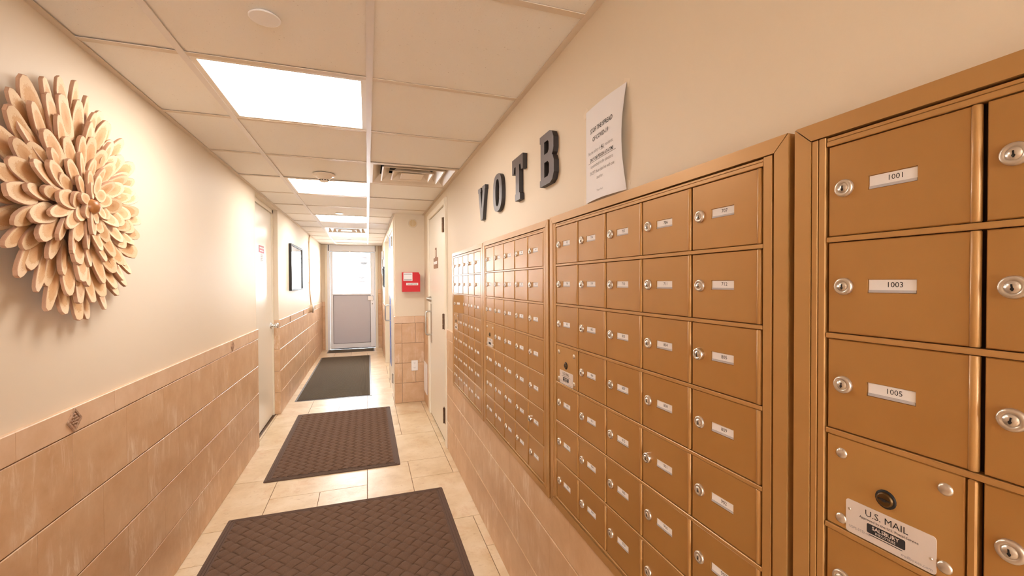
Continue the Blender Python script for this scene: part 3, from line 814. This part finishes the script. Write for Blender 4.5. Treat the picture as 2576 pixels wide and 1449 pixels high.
def mailbox_unit(yfar, z0, nums, label, letter=True, proud=(), ajar=None):
    root = thing('mailbox_unit', label, 'mailboxes', (XR, yfar, z0), 'recessed gold mailbox units')
    def bx(mb, a0, a1, o0, o1, h0, h1, mi=0, c=0.0): mb.box(-o1, -o0, -a1, -a0, h0, h1, mi, c)
    b = MB(); bx(b, 0.003, UW - 0.003, 0.0002, 0.0075, 0.003, UH - 0.003); b.build('cabinet_back', MT['recess'], root)
    T = 0.024                                            # mitred outer trim, four lengths
    fn = lambda a, h, d: (-d, -a, h)
    for nm, poly in (('trim', [(0, 0), (UW, 0), (UW - T, T), (T, T)]), ('trim', [(0, UH), (T, UH - T), (UW - T, UH - T), (UW, UH)]),
                     ('trim', [(0, 0), (T, T), (T, UH - T), (0, UH)]), ('trim', [(UW, 0), (UW, UH), (UW - T, UH - T), (UW - T, T)])):
        cx_ = sum(p[0] for p in poly) / 4; cy_ = sum(p[1] for p in poly) / 4
        pl_ = [(p[0] + (cx_ - p[0]) * 0.002, p[1] + (cy_ - p[1]) * 0.002) for p in poly]
        t = MB(); t.prism([pl_], fn, 0.0, 0.022, 0); t.build(nm, [MT['goldtrim']], root)
    for a0, a1 in ((T + 0.0008, T + 0.0100), (T + 0.0112, DA0 - 0.0034), (UW - DA0 + 0.0030, UW - T - 0.0052)):   # stiles
        t = MB(); bx(t, a0, a1, 0.006, 0.0205, T + 0.001, UH - T - 0.001, 0, 0.001); t.build('stile', [MT['goldtrim']], root)
    a0, a1 = DA0 - 0.0020, UW - DA0 + 0.0026
    for r in range(0, 8):                                # horizontal rails
        h = DZ0 + r * DHp - (DHp - DH) / 2
        t = MB(); bx(t, a0, a1, 0.006, 0.0205, h - 0.0036, h + 0.0036, 0, 0.0008); t.build('rail', [MT['goldtrim']], root)
    for h0, h1 in ((T + 0.0015, DZ0 - 0.0095), (DZ0 + 7 * DHp - 0.0005, UH - T - 0.003)):
        if h1 - h0 > 0.001:
            t = MB(); bx(t, a0, a1, 0.006, 0.0195, h0, h1, 0, 0.0006); t.build('rail', [MT['goldtrim']], root)
    i = 0
    for r in range(7):
        h = DZ0 + (6 - r) * DHp
        for c in range(5):
            a = DA0 + c * DWp
            if r == 3 and c == 0:
                mail_panel(root, a, h, letter); continue
            num = nums[i] if i < len(nums) else ''; i += 1
            hy = -(a + DW)
            ang = 0.0
            if ajar and (r, c) == ajar[0]: ang = ajar[1]
            d = put('mailbox_door', DOORM, root, loc=(-0.0085, hy, h), rot=(0, 0, ang))
            put('hinge_barrel', HINGEM, d, loc=(-0.0008, 0, 0))
            lk = LOCKP if (r, c) in proud else LOCKM
            put('lock', lk, d, loc=(-0.0100, DW - 0.0212, DH / 2 + 0.002 + rnd.uniform(-.0006, .0006)), rot=(rnd.uniform(-.15, .15), 0, 0))
            put('number_card', card_mesh(num), d, loc=(-0.0080, DW - 0.0768, DH / 2 + 0.0025))
    return root
n10 = ['1001', '1002', '', '', '', '1003', '1004', '', '', '', '1005', '1006', '', '', '']
u3 = ['703', '704', '705', '706', '707', '708', '709', '710', '711', '712', '801', '802', '803', '804', '805', '806', '807', '808', '809',
      '810', '811', '812', '901', '902', '903', '904', '905', '906', '907', '908', '909', '910', '911', '912']
u2 = ['%d' % n for n in list(range(405, 413)) + list(range(501, 513)) + list(range(601, 613)) + [701, 702]]
mailbox_unit(0.4815, 0.613, n10, 'gold mailbox unit nearest the viewer, holding boxes 1001 to 1005', True)
mailbox_unit(1.4045, 0.613, u3, 'gold mailbox unit under the paper notice, boxes 703 to 912', True, proud=((4, 3), (2, 4)))
mailbox_unit(2.3330, 0.610, u2, 'gold mailbox unit below the letters V and O, second from the door', False, proud=((5, 4),))
mailbox_unit(3.2560, 0.606, [], 'farthest gold mailbox unit beside the cream door, one box ajar', False, proud=((0, 3),), ajar=((2, 1), R(13)))

# ================================================================== LETTERS ON THE WALL
def wall_letter(ch, y_left, z0, w, h, loops, label):
    o = (XR, y_left - w / 2, z0)
    root = None
    fn = lambda a, b, d: (-d, w / 2 - a * w, b * h)
    mb = MB(); mb.prism(loops, fn, 0.0006, 0.020, 0, 1)
    ob = mb.build('wall_letter', [MT['letter'], MT['letterside']], None, o)
    tag(ob, label, 'letter', 'dark block letters above the mailboxes'); return ob
V_ = [[(0, 1), (0, .88), (.05, .88), (.36, 0), (.64, 0), (.95, .88), (1, .88), (1, 1), (.60, 1), (.60, .88), (.655, .88), (.50, .34), (.345, .88), (.40, .88), (.40, 1)]]
O_ = [[(.22, 0), (.78, 0), (1, .18), (1, .82), (.78, 1), (.22, 1), (0, .82), (0, .18)], [(.36, .16), (.28, .25), (.28, .75), (.36, .84), (.64, .84), (.72, .75), (.72, .25), (.64, .16)]]
def ell(n, rx, ry, p=2.6):
    return [(0.5 + rx * math.copysign(abs(math.cos(t)) ** (2 / p), math.cos(t)), 0.5 + ry * math.copysign(abs(math.sin(t)) ** (2 / p), math.sin(t))) for t in [2 * math.pi * k / n for k in range(n)]]
O_ = [ell(36, .5, .5), ell(36, .22, .36)]
T_ = [[(0, 1), (0, .66), (.16, .66), (.22, .80), (.345, .80), (.345, .17), (.28, .14), (.28, 0), (.74, 0), (.74, .14), (.665, .17), (.665, .80), (.79, .80), (.84, .66), (1, .66), (1, 1)]]
B_ = [[(0, 1), (0, .87), (.06, .87), (.06, .13), (0, .13), (0, 0), (.74, 0), (.90, .05), (1, .17), (1, .40), (.93, .49), (.87, .52), (.93, .56), (.98, .64), (.98, .83), (.88, .95), (.72, 1)],
      [(.33, .60), (.33, .84), (.58, .84), (.65, .80), (.65, .65), (.58, .60)], [(.33, .15), (.33, .44), (.58, .44), (.67, .39), (.67, .21), (.58, .15)]]
wall_letter('V', 2.445, 1.749, 0.156, 0.186, V_, 'dark block letter V on the wall above the far mailboxes')
wall_letter('O', 2.133, 1.749, 0.152, 0.186, O_, 'dark block letter O on the wall above the mailboxes')
wall_letter('T', 1.824, 1.749, 0.139, 0.186, T_, 'dark block letter T on the wall above the mailboxes')
wall_letter('B', 1.499, 1.749, 0.127, 0.186, B_, 'dark block letter B on the wall left of the paper notice')

# ---- the paper notice
ny0, nz0, nw, nh = 1.1735, 1.633, 0.2175, 0.2755
def curl(a, b):
    u, v = a / nw, b / nh
    return 0.0012 + 0.012 * math.sin(math.pi * min(1, max(0, u))) * 0.5 + 0.017 * u ** 3 * math.sin(math.pi * min(1, max(0, v * 0.95 + 0.03))) + 0.006 * (1 - v) ** 2 * math.sin(math.pi * u)
nfn = lambda a, b, d=0.0: (XR - curl(a, b) - d, ny0 - a, nz0 + b)
nt_ = MB(); N = 16
nt_.add([nfn(nw * i / N, nh * j / N) for i in range(N + 1) for j in range(N + 1)] + [nfn(nw * i / N, nh * j / N, -0.0003) for i in range(N + 1) for j in range(N + 1)],
        [(i * (N + 1) + j, i * (N + 1) + j + 1, (i + 1) * (N + 1) + j + 1, (i + 1) * (N + 1) + j) for i in range(N) for j in range(N)] +
        [(289 + i * (N + 1) + j, 289 + (i + 1) * (N + 1) + j, 289 + (i + 1) * (N + 1) + j + 1, 289 + i * (N + 1) + j + 1) for i in range(N) for j in range(N)], 0, True)
tf = lambda a, b: nfn(a, b, 0.0005)
mid = nw / 2 - 0.004
add_text(nt_, 'STOP THE SPREAD', 0.0190, tf, mid - 0.006, 0.2000, 1, 0.012, 'CENTER', 0.84)
add_text(nt_, 'OF COVID-19', 0.0190, tf, mid - 0.009, 0.1735, 1, 0.006, 'CENTER', 0.84)
add_text(nt_, 'For the safety of', 0.0140, tf, 0.0985, 0.1385, 2, -0.004, 'RIGHT', 0.84)
add_text(nt_, 'ALL', 0.0140, tf, 0.1120, 0.1385, 1, 0.014, 'CENTER', 0.84)
add_text(nt_, 'residents,', 0.0140, tf, 0.1270, 0.1385, 2, -0.004, 'LEFT', 0.84)
add_text(nt_, 'ONLY ONE PERSON AT A TIME', 0.0140, tf, mid - 0.002, 0.1165, 1, 0.008, 'CENTER', 0.73)
add_text(nt_, 'is permitted in the elevators', 0.0140, tf, mid - 0.001, 0.0965, 2, -0.004, 'CENTER', 0.84)
add_text(nt_, 'EXCEPT those that live with one', 0.0140, tf, mid, 0.0765, 2, -0.004, 'CENTER', 0.78)
add_text(nt_, 'another.', 0.0140, tf, mid - 0.005, 0.0575, 2, -0.004, 'CENTER', 0.84)
add_text(nt_, 'Thank You!', 0.0085, tf, mid - 0.005, 0.0215, 2, 0, 'CENTER', 0.9)
def uline(a0, a1, b):
    n = 8
    nt_.add([tf(a0 + (a1 - a0) * i / n, b) for i in range(n + 1)] + [tf(a0 + (a1 - a0) * i / n, b - 0.0009) for i in range(n + 1)], [(i, i + 1, n + 2 + i, n + 1 + i) for i in range(n)], 1)
uline(0.1015, 0.1235, 0.1360); uline(mid - 0.085, mid + 0.082, 0.1138)
nt_.build  # (built below under its root)
notice = thing('paper_notice', 'white letter-size notice headed stop the spread taped above mailboxes', 'notice', (XR, ny0 - nw / 2, nz0))
me = loc(nt_, (XR, ny0 - nw / 2, nz0)).mesh('sheet', [MT['paper'], MT['ink'], MT['greyink']])
put('sheet', me, notice)
for (a, b, an) in ((0.0, nh, 35), (nw - 0.002, nh, -25), (0.0, 0.004, -20), (nw, 0.010, 60)):
    t = MB(); ca, sa = math.cos(R(an)), math.sin(R(an)); q = [(-0.016, -0.010), (0.014, -0.010), (0.014, 0.010), (-0.016, 0.010)]
    t.prism([[(a + x * ca - y * sa, b + x * sa + y * ca) for x, y in q]], lambda u, v, d: (XR - d, ny0 - u, nz0 + v), 0.0004, 0.0008)
    loc(t, (XR, ny0 - nw / 2, nz0)).build('tape', MT['tape'], notice)

# ================================================================== WOOD SLICE SUNBURST
SO = (XL, 1.719, 1.652)
art = thing('wall_sculpture', 'round sunburst wall sculpture of layered pale wood slices', 'wall art', SO)
def slice_mesh(seed):
    r_ = random.Random(seed); n = 16; asym = r_.uniform(-.16, .16); fat = r_.uniform(.85, 1.1); pw = r_.uniform(.55, .8)
    wob = [r_.uniform(-.03, .03) for _ in range(n)]
    ol = []
    for k in range(n):
        t = 2 * math.pi * k / n; c, s_ = math.cos(t), math.sin(t)
        y = 0.5 * math.copysign(abs(s_) ** 0.95, s_); x = 0.5 * fat * math.copysign(abs(c) ** pw, c) * (1 - 0.30 * (y + .1)) + asym * 0.22 * math.cos(math.pi * y)
        ol.append((x * (1 + wob[k]), y * (1 + wob[k] * .5)))
    th = 0.5
    mb = MB()
    top = [(x, y, th) for x, y in ol]; mid_ = [(x * 1.05, y * 1.02, th * .72) for x, y in ol]; bot = [(x * 1.02, y * 1.01, -th) for x, y in ol]
    mb.add(top, [list(range(n))], 0)
    mb.add(top + mid_ + bot, [(l * n + i, l * n + (i + 1) % n, (l + 1) * n + (i + 1) % n, (l + 1) * n + i) for l in (0, 1) for i in range(n)], 1, False)
    mb.add(bot, [list(range(n))[::-1]], 1)
    return mb.mesh('wood_slice', [MT['face'], MT['bark']])
SL = [slice_mesh(s_) for s_ in range(14)]
def petal(ang, rc, L, Wd, T_, dep, tilt, jit=1.0):
    a = ang; rad = Vector((0, math.cos(a), math.sin(a)))         # radial direction in the wall plane (y,z)
    out = Vector((1, 0, 0)); tan = out.cross(rad)
    ydir = (rad * math.cos(tilt) + out * math.sin(tilt)).normalized()
    rl = rnd.uniform(-.28, .28) * jit
    nrm = (out * math.cos(tilt) - rad * math.sin(tilt)).normalized()
    nrm = (nrm * math.cos(rl) + tan * math.sin(rl)).normalized(); xdir = ydir.cross(nrm)
    mm = frame((xdir * Wd, ydir * L, nrm * T_), rad * rc + out * dep)
    put('wood_slice', rnd.choice(SL), art, mat=mm)
bk = MB(); bk.lathe([(0.20, 0.0), (0.20, 0.012), (0.12, 0.022), (0.02, 0.024)], (0, 0, 0), (1, 0, 0), 28); bk.build('backing_disc', MT['bark'], art)
for (n, tip, L, Wd, dep, tilt, off) in ((31, 0.368, 0.165, 0.054, 0.034, 0.10, 0.0), (28, 0.316, 0.145, 0.051, 0.042, 0.11, 0.4), (24, 0.262, 0.128, 0.050, 0.050, 0.12, 0.1),
                                        (19, 0.208, 0.114, 0.048, 0.057, 0.13, 0.5), (14, 0.154, 0.094, 0.046, 0.063, 0.13, 0.2), (9, 0.102, 0.072, 0.044, 0.068, 0.12, 0.6)):
    for k in range(n):
        l = L * rnd.uniform(.86, 1.12); tp = tip * rnd.uniform(.965, 1.025)
        petal(2 * math.pi * (k + off + rnd.uniform(-.22, .22)) / n, tp - l / 2, l, Wd * rnd.uniform(.82, 1.2), rnd.uniform(.0075, .0105), dep + rnd.uniform(-.006, .008), tilt + rnd.uniform(-.08, .1))
for ang, rc in ((1.9, 0.040), (3.0, 0.048), (3.9, 0.046), (4.8, 0.042), (5.7, 0.044), (0.7, 0.046)):
    petal(ang, rc, 0.050 * rnd.uniform(.9, 1.15), 0.038, 0.013, 0.073, 0.08)
kn = MB(); kn.lathe([(0.022, 0), (0.024, 0.012), (0.020, 0.024), (0.011, 0.031), (0.001, 0.033)], (0.064, -0.012, -0.012), (1, 0.1, -0.1), 18); kn.build('centre_knob', MT['knob'], art)

# ================================================================== CEILING FITTINGS
names = ['nearest square white light panel in the ceiling', 'second square white light panel, just past the smoke detector', 'third square white light panel along the corridor ceiling', 'farthest square white light panel, past the far air vent', 'added square white fill light panel behind the viewpoint']
for k, lb in zip(LIGHTS, names):
    x0, x1, y0, y1 = XT[1] + 0.012, XT[2] - 0.012, cy(k) + 0.012, cy(k + 1) - 0.012
    o = ((x0 + x1) / 2, (y0 + y1) / 2, ZC)
    t = thing('ceiling_light', lb, 'ceiling light', o, 'square light panels along the corridor')
    hx, hy, b = (x1 - x0) / 2, (y1 - y0) / 2, 0.020
    f = MB(); f.box(-hx, -hx + b, -hy, hy, 0.001, 0.03); f.box(hx - b, hx, -hy, hy, 0.001, 0.03); f.box(-hx + b, hx - b, -hy, -hy + b, 0.001, 0.03); f.box(-hx + b, hx - b, hy - b, hy, 0.001, 0.03)
    f.box(-hx, hx, -hy, hy, 0.03, 0.05); f.build('frame', MT['lframe'], t)
    f = MB(); f.box(-hx + b, hx - b, -hy + b, hy - b, 0.008, 0.012); f.build('diffuser', MT['panel'], t)

def vent(x0, x1, y0, y1, label):
    o = ((x0 + x1) / 2, (y0 + y1) / 2, ZC); hx, hy = (x1 - x0) / 2, (y1 - y0) / 2
    t = thing('air_vent', label, 'air vent', o, 'square step-down air vents in the ceiling')
    def ring(mb, a, za, b, zb):      # frustum strip from half-size a (height za) to half-size b (height zb)
        A = [(-hx + a, -hy + a, za), (hx - a, -hy + a, za), (hx - a, hy - a, za), (-hx + a, hy - a, za)]
        B = [(-hx + b, -hy + b, zb), (hx - b, -hy + b, zb), (hx - b, hy - b, zb), (-hx + b, hy - b, zb)]
        mb.add(A + B, [(i, (i + 1) % 4, 4 + (i + 1) % 4, 4 + i) for i in range(4)])
    f = MB(); ring(f, 0.0, 0.0, 0.018, 0.0); ring(f, 0.018, 0.0, 0.075, 0.060); ring(f, 0.0, 0.0, 0.0, 0.02); f.build('outer_cone', MT['vent'], t)
    for a, z in ((0.078, 0.004), (0.150, -0.002)):
        f = MB(); ring(f, a, z, a + 0.010, z - 0.001); ring(f, a + 0.010, z - 0.001, a + 0.060, z + 0.050); ring(f, a, z, a + 0.054, z + 0.052); f.build('louver_cone', MT['vent'], t)
    a, z = 0.215, -0.002
    f = MB(); f.box(-hx + a, hx - a, -hy + a, hy - a, z, z + 0.010, 0, 0.003); f.build('centre_plate', MT['vent'], t)
    f = MB(); f.box(-hx + 0.07, hx - 0.07, -hy + 0.07, hy - 0.07, 0.085, 0.10); f.build('duct_shade', MT['slot'], t)  # black sheet stands in for the unlit depth of the duct
    f = MB(); 
    for s_ in (-1, 1): f.box(s_ * 0.10 - 0.004, s_ * 0.10 + 0.004, -hy + 0.09, hy - 0.09, 0.052, 0.058); f.box(-hx + 0.09, hx - 0.09, s_ * 0.10 - 0.004, s_ * 0.10 + 0.004, 0.060, 0.066)
    f.build('support_bar', MT['vent'], t)
vent(XT[2] + 0.012, XT[3] - 0.022, cy(10) + 0.012, cy(11) - 0.012, 'cream square air vent in the ceiling, near the mailboxes')
vent(XT[1] + 0.012, XT[2] - 0.012, cy(16) + 0.012, cy(17) - 0.012, 'bright square air vent in the ceiling near the exit door')

sm = thing('smoke_detector', 'round cream smoke detector on the corridor ceiling', 'smoke detector', (-0.292, 3.405, ZC + 0.001))
f = MB(); f.lathe([(0.076, 0), (0.076, -0.008), (0.070, -0.013), (0.056, -0.015)], (0, 0, 0), (0, 0, 1), 32, cap0=False); f.build('base_plate', MT['vent'], sm)
f = MB(); f.lathe([(0.056, -0.015), (0.052, -0.024), (0.036, -0.036), (0.032, -0.038)], (0, 0, 0), (0, 0, 1), 32, cap0=False, cap1=False); f.lathe([(0.030, -0.037), (0.030, -0.050), (0.024, -0.056), (0.004, -0.057)], (0, 0, 0), (0, 0, 1), 24, cap0=False); f.build('housing', MT['vent'], sm)
f = MB()
for k in range(10):
    a = 2 * math.pi * k / 10; c, s_ = math.cos(a) * 0.0295, math.sin(a) * 0.0295
    f.box(c - 0.0045, c + 0.0045, s_ - 0.0045, s_ + 0.0045, -0.047, -0.041)
f.build('sensing_slots', MT['slot'], sm)
for (x, y), lb in zip(((-0.282, 1.450), (-0.294, 5.240), (-0.304, 8.400)), ('flat round cover disc on the nearest ceiling tile', 'white round cover disc just before the third light panel', 'small white round cover disc nearest the exit door')):
    f = MB(); f.lathe([(0.036, 0.002), (0.043, -0.004), (0.043, -0.006), (0.040, -0.007)], (0, 0, 0), (0, 0, 1), 32)
    tag(f.build('ceiling_cover_disc', MT['white'], None, (x, y, ZC + 0.001)), lb, 'cover disc', 'flat round discs on the ceiling')

# ================================================================== PIER FITTINGS
YF = YP
sb = thing('suggestion_box', 'red plastic suggestion box on the pier wall', 'box', (0.475, YF, 1.29))
f = MB(); w0, w1, h, dp = -0.098, 0.100, 0.222, 0.100
f.prism([[(w0, 0), (w1, 0), (w1, h - 0.030), (w1 - 0.016, h), (w0, h)]], lambda a, b, d: (a, -d, b), 0.002, dp)
f.build('body', MT['red'], sb)
f = MB(); f.box(w0 + 0.012, w0 + 0.112, -dp - 0.0018, -dp - 0.0002, 0.126, 0.218, 0)
f.box(w0 + 0.018, w0 + 0.104, -dp - 0.0026, -dp - 0.0018, 0.132, 0.138, 1); f.box(w0 + 0.018, w0 + 0.104, -dp - 0.0026, -dp - 0.0018, 0.198, 0.203, 1)
f.build('paper_pad', [MT['paper'], MT['slot']], sb)
f = MB(); f.box(w0 + 0.042, w1 - 0.022, -dp - 0.0014, -dp - 0.0002, 0.074, 0.102, 0); add_text(f, 'SUGGESTIONS', 0.0185, lambda a, b: (a, -dp - 0.0018, b), 0.012, 0.081, 1, 0.01, 'CENTER', 0.86)
f.build('name_strip', [MT['card'], MT['ink']], sb)
ou = thing('wall_outlet', 'white duplex wall outlet low on the pier tiles', 'outlet', (0.515, YF - 0.0135, 0.428))
f = MB(); f.box(-0.037, 0.037, -0.005, 0.0, -0.061, 0.061, 0, 0.002); f.build('cover_plate', MT['white'], ou)
for dz in (-0.026, 0.026):
    f = MB(); f.prism([rrect(-0.017, 0.017, dz - 0.014, dz + 0.014, 0.009)], lambda a, b, d: (a, -d, b), 0.005, 0.0075, 0)
    for sx_ in (-0.0065, 0.0065): f.box(sx_ - 0.0012, sx_ + 0.0012, -0.0079, -0.0074, dz, dz + 0.008, 1)
    f.lathe([(0.0022, 0), (0.0022, 0.0005)], (0, -0.0074, dz - 0.006), (0, -1, 0), 8, 1); f.build('socket', [MT['white'], MT['slot']], ou)
rc_ = thing('round_wall_cover', 'round beige split cover plate high on the pier', 'cover plate', (0.507, YF, 2.085))
f = MB(); f.lathe([(0.050, 0), (0.050, 0.006), (0.046, 0.009)], (0, -0.0005, 0), (0, -1, 0), 32); f.build('rim', MT['wall'], rc_)
for s_ in (-1, 1):
    f = MB(); pts = [(s_ * 0.0015 + s_ * 0.040 * math.cos(R(t)), 0.040 * math.sin(R(t))) for t in range(-90, 91, 10)]
    f.prism([pts], lambda a, b, d: (a, -d, b), 0.009, 0.011); f.build('half_plate', MT['beige'], rc_)
gr = thing('wall_grille', 'white louvered grille low on the right wall by the pier', 'grille', (XR - 0.0135, 4.945, 0.31))
f = MB(); hy, hz = 0.128, 0.172
f.box(-0.006, 0, -hy, -hy + 0.018, -hz, hz); f.box(-0.006, 0, hy - 0.018, hy, -hz, hz); f.box(-0.006, 0, -hy + 0.018, hy - 0.018, -hz, -hz + 0.018); f.box(-0.006, 0, -hy + 0.018, hy - 0.018, hz - 0.018, hz); f.build('frame', MT['white'], gr)
f = MB(); f.box(-0.0008, 0, -hy + 0.018, hy - 0.018, -hz + 0.018, hz - 0.018); f.build('backing', MT['slot'], gr)
for k in range(17):
    z = -hz + 0.026 + k * 0.0185
    f = MB(); f.add([(-0.0055, -hy + 0.018, z - 0.005), (-0.0055, hy - 0.018, z - 0.005), (-0.001, hy - 0.018, z + 0.007), (-0.001, -hy + 0.018, z + 0.007), (-0.0045, -hy + 0.018, z - 0.006), (-0.0045, hy - 0.018, z - 0.006), (-0.0002, hy - 0.018, z + 0.006), (-0.0002, -hy + 0.018, z + 0.006)],
                    [(0, 1, 2, 3), (7, 6, 5, 4), (0, 4, 5, 1), (2, 6, 7, 3), (1, 5, 6, 2), (0, 3, 7, 4)]); f.build('slat', MT['white'], gr)

# ================================================================== LEFT WALL FITTINGS
pf = thing('picture_frame', 'black framed glazed picture on the far left wall', 'picture', (XL, 6.24, 1.59))
f = MB(); hy, hz, b = 0.47, 0.288, 0.022
f.box(0.002, 0.032, -hy, -hy + b, -hz, hz, 0, 0.002); f.box(0.002, 0.032, hy - b, hy, -hz, hz, 0, 0.002); f.box(0.002, 0.032, -hy + b, hy - b, -hz, -hz + b, 0, 0.002); f.box(0.002, 0.032, -hy + b, hy - b, hz - b, hz, 0, 0.002)
f.build('frame', MT['black'], pf)
f = MB(); f.box(0.002, 0.018, -hy + b, hy - b, -hz + b, hz - b); f.build('print', MT['picture'], pf)
f = MB(); f.box(0.0185, 0.021, -hy + b, hy - b, -hz + b, hz - b); f.build('glazing', MT['mirror'], pf)
cd = thing('wall_conduit', 'painted vertical conduit with round cover box on left wall', 'conduit', (XL, 7.62, 0.98))
f = MB(); f.tube([(0.012, 0.11, 1.195), (0.012, 0.03, 1.15), (0.012, 0.0, 1.10), (0.012, -0.01, 0.80), (0.012, 0.0, 0.32), (0.02, 0.02, 0.18), (0.03, 0.03, 0.06)], 0.010, 8); f.build('pipe', MT['pipe'], cd)
for z in (1.08, 0.80, 0.42):
    f = MB(); f.box(0.0, 0.024, -0.022, 0.022, z - 0.012, z + 0.012, 0, 0.004); f.build('strap', MT['pipe'], cd)
f = MB(); f.lathe([(0.062, 0.014), (0.062, 0.055)], (0, 0.0, 0), (1, 0, 0), 24); f.build('box', MT['pipe'], cd)
f = MB(); f.lathe([(0.074, 0.055), (0.074, 0.059), (0.060, 0.068), (0.004, 0.071)], (0, 0, 0), (1, 0, 0), 24); f.build('cover', MT['steel'], cd)

# ---- pieces on the far right wall
f = MB(); f.lathe([(0.085, 0.002), (0.085, 0.020), (0.074, 0.030), (0.066, 0.026), (0.002, 0.026)], (0, 0, 0), (-1, 0, 0), 28); 
ck = tag(f.build('round_plaque', MT['white'], None, (XP, 8.72, 1.93)), 'small white rimmed round plaque, upper one on far right wall', 'plaque')
ov = thing('oval_plaque', 'dark oval wall plaque with pale rim on far right wall', 'plaque', (XP, 9.10, 1.74))
f = MB(); f.prism([[(0.17 * math.cos(t), 0.20 * math.sin(t)) for t in [2 * math.pi * k / 28 for k in range(28)]]], lambda a, b, d: (-d, a, b), 0.001, 0.018); f.build('rim', MT['white'], ov)
f = MB(); f.prism([[(0.145 * math.cos(t), 0.175 * math.sin(t)) for t in [2 * math.pi * k / 28 for k in range(28)]]], lambda a, b, d: (-d, a, b), 0.018, 0.024); f.build('face', MT['letter'], ov)
bf = thing('black_frame', 'narrow black framed panel nearest the doorway on far right wall', 'picture', (XP, 8.42, 1.50))
f = MB(); hy, hz = 0.20, 0.19
f.box(-0.026, -0.001, -hy, -hy + 0.03, -hz, hz); f.box(-0.026, -0.001, hy - 0.03, hy, -hz, hz); f.box(-0.026, -0.001, -hy + 0.03, hy - 0.03, -hz, -hz + 0.03); f.box(-0.026, -0.001, -hy + 0.03, hy - 0.03, hz - 0.03, hz); f.build('frame', MT['black'], bf)
f = MB(); f.box(-0.012, -0.001, -hy + 0.03, hy - 0.03, -hz + 0.03, hz - 0.03); f.build('print', MT['picture'], bf)

# ================================================================== FLOOR MATS
def weave_mat(x0, x1, y0, y1, a, label, skew=0.0):
    cx_, cy_ = (x0 + x1) / 2, (y0 + y1) / 2; hw, hl = (x1 - x0) / 2, (y1 - y0) / 2
    t = thing('floor_mat', label, 'mat', (cx_, cy_, 0), 'brown woven pattern floor mats'); t.rotation_euler = (0, 0, skew)
    f = MB(); f.prism([rrect(-hw, hw, -hl, hl, 0.012)], lambda u, v, d: (u, v, d), 0.0004, 0.005); f.build('base', MT['matedge'], t)
    bw = 0.045
    f = MB()
    for e0, e1, z in ((0.006, 0.018, 0.0075), (0.022, 0.032, 0.0080), (0.036, bw, 0.0085)):
        f.prism([rrect(-hw + e0, hw - e0, -hl + e0, hl - e0, 0.012), rrect(-hw + e1, hw - e1, -hl + e1, hl - e1, 0.008)[::-1]], lambda u, v, d: (u, v, d), 0.004, z)
    f.build('border', MT['matedge'], t)
    # plain weave of domed pads laid at 45 degrees
    import bmesh
    c45 = math.sqrt(.5); vs = []; fs = []
    iw, il = hw - bw, hl - bw; n = int((iw + il) / a) + 3
    def pad(i, j, turn):
        k = len(vs); h_ = a / 2; L_, W_ = h_ * 1.16, h_ * 0.93
        for e in (-1.0, -0.72, -0.3, 0.3, 0.72, 1.0):
            z = 0.0135 - 0.0075 * e * e
            for w_, dz in ((-1.0, 0.006), (-0.94, 0.0016), (-0.55, 0.0), (0.55, 0.0), (0.94, 0.0016), (1.0, 0.006)):
                p, q = e * L_, w_ * W_
                u, v = (i * a + p, j * a + q) if turn else (i * a + q, j * a + p)
                vs.append(((u - v) * c45, (u + v) * c45, max(0.0035, z - dz)))
        for r in range(5):
            for c in range(5):
                f_ = (k + r * 6 + c, k + r * 6 + c + 1, k + (r + 1) * 6 + c + 1, k + (r + 1) * 6 + c)
                fs.append(f_[::-1] if turn else f_)
    for i in range(-n, n):
        for j in range(-n, n):
            px, py = (i - j) * a * c45, (i + j) * a * c45
            if abs(px) < iw + a and abs(py) < il + a: pad(i, j, (i + j) % 2)
    me = bpy.data.meshes.new('woven_surface'); me.from_pydata(vs, [], fs)
    bm = bmesh.new(); bm.from_mesh(me)
    for co, no in (((iw, 0, 0), (1, 0, 0)), ((-iw, 0, 0), (-1, 0, 0)), ((0, il, 0), (0, 1, 0)), ((0, -il, 0), (0, -1, 0))):
        bmesh.ops.bisect_plane(bm, geom=bm.verts[:] + bm.edges[:] + bm.faces[:], plane_co=co, plane_no=no, clear_outer=True)
    bm.to_mesh(me); bm.free()
    for p in me.polygons: p.use_smooth = True
    me.materials.append(MT['mat']); put('woven_surface', me, t)
weave_mat(-0.782, 0.468, 1.07, 2.898, 0.0566, 'large brown woven-pattern mat nearest the viewer on the tiles', 0.0)
weave_mat(-0.702, 0.228, 3.368, 4.990, 0.0480, 'smaller brown woven-pattern mat between the two other long mats')
def runner(x0, x1, y0, y1, label):
    cx_, cy_ = (x0 + x1) / 2, (y0 + y1) / 2; hw, hl = (x1 - x0) / 2, (y1 - y0) / 2
    t = thing('floor_mat', label, 'mat', (cx_, cy_, 0), 'charcoal ribbed floor mats')
    f = MB(); f.prism([rrect(-hw, hw, -hl, hl, 0.006)], lambda u, v, d: (u, v, d), 0.0004, 0.0035); f.build('vinyl_edge', MT['vinyl'], t)
    f = MB(); f.box(-hw + 0.022, hw - 0.022, -hl + 0.022, hl - 0.022, 0.003, 0.0085, 0, 0.002); f.build('ribbed_carpet', MT['rib'], t)
runner(-0.822, 0.042, 5.566, 8.675, 'long charcoal ribbed runner mat in the far half of corridor')
runner(-0.775, 0.128, 9.195, YE - 0.05, 'short charcoal mat against the exit door threshold')
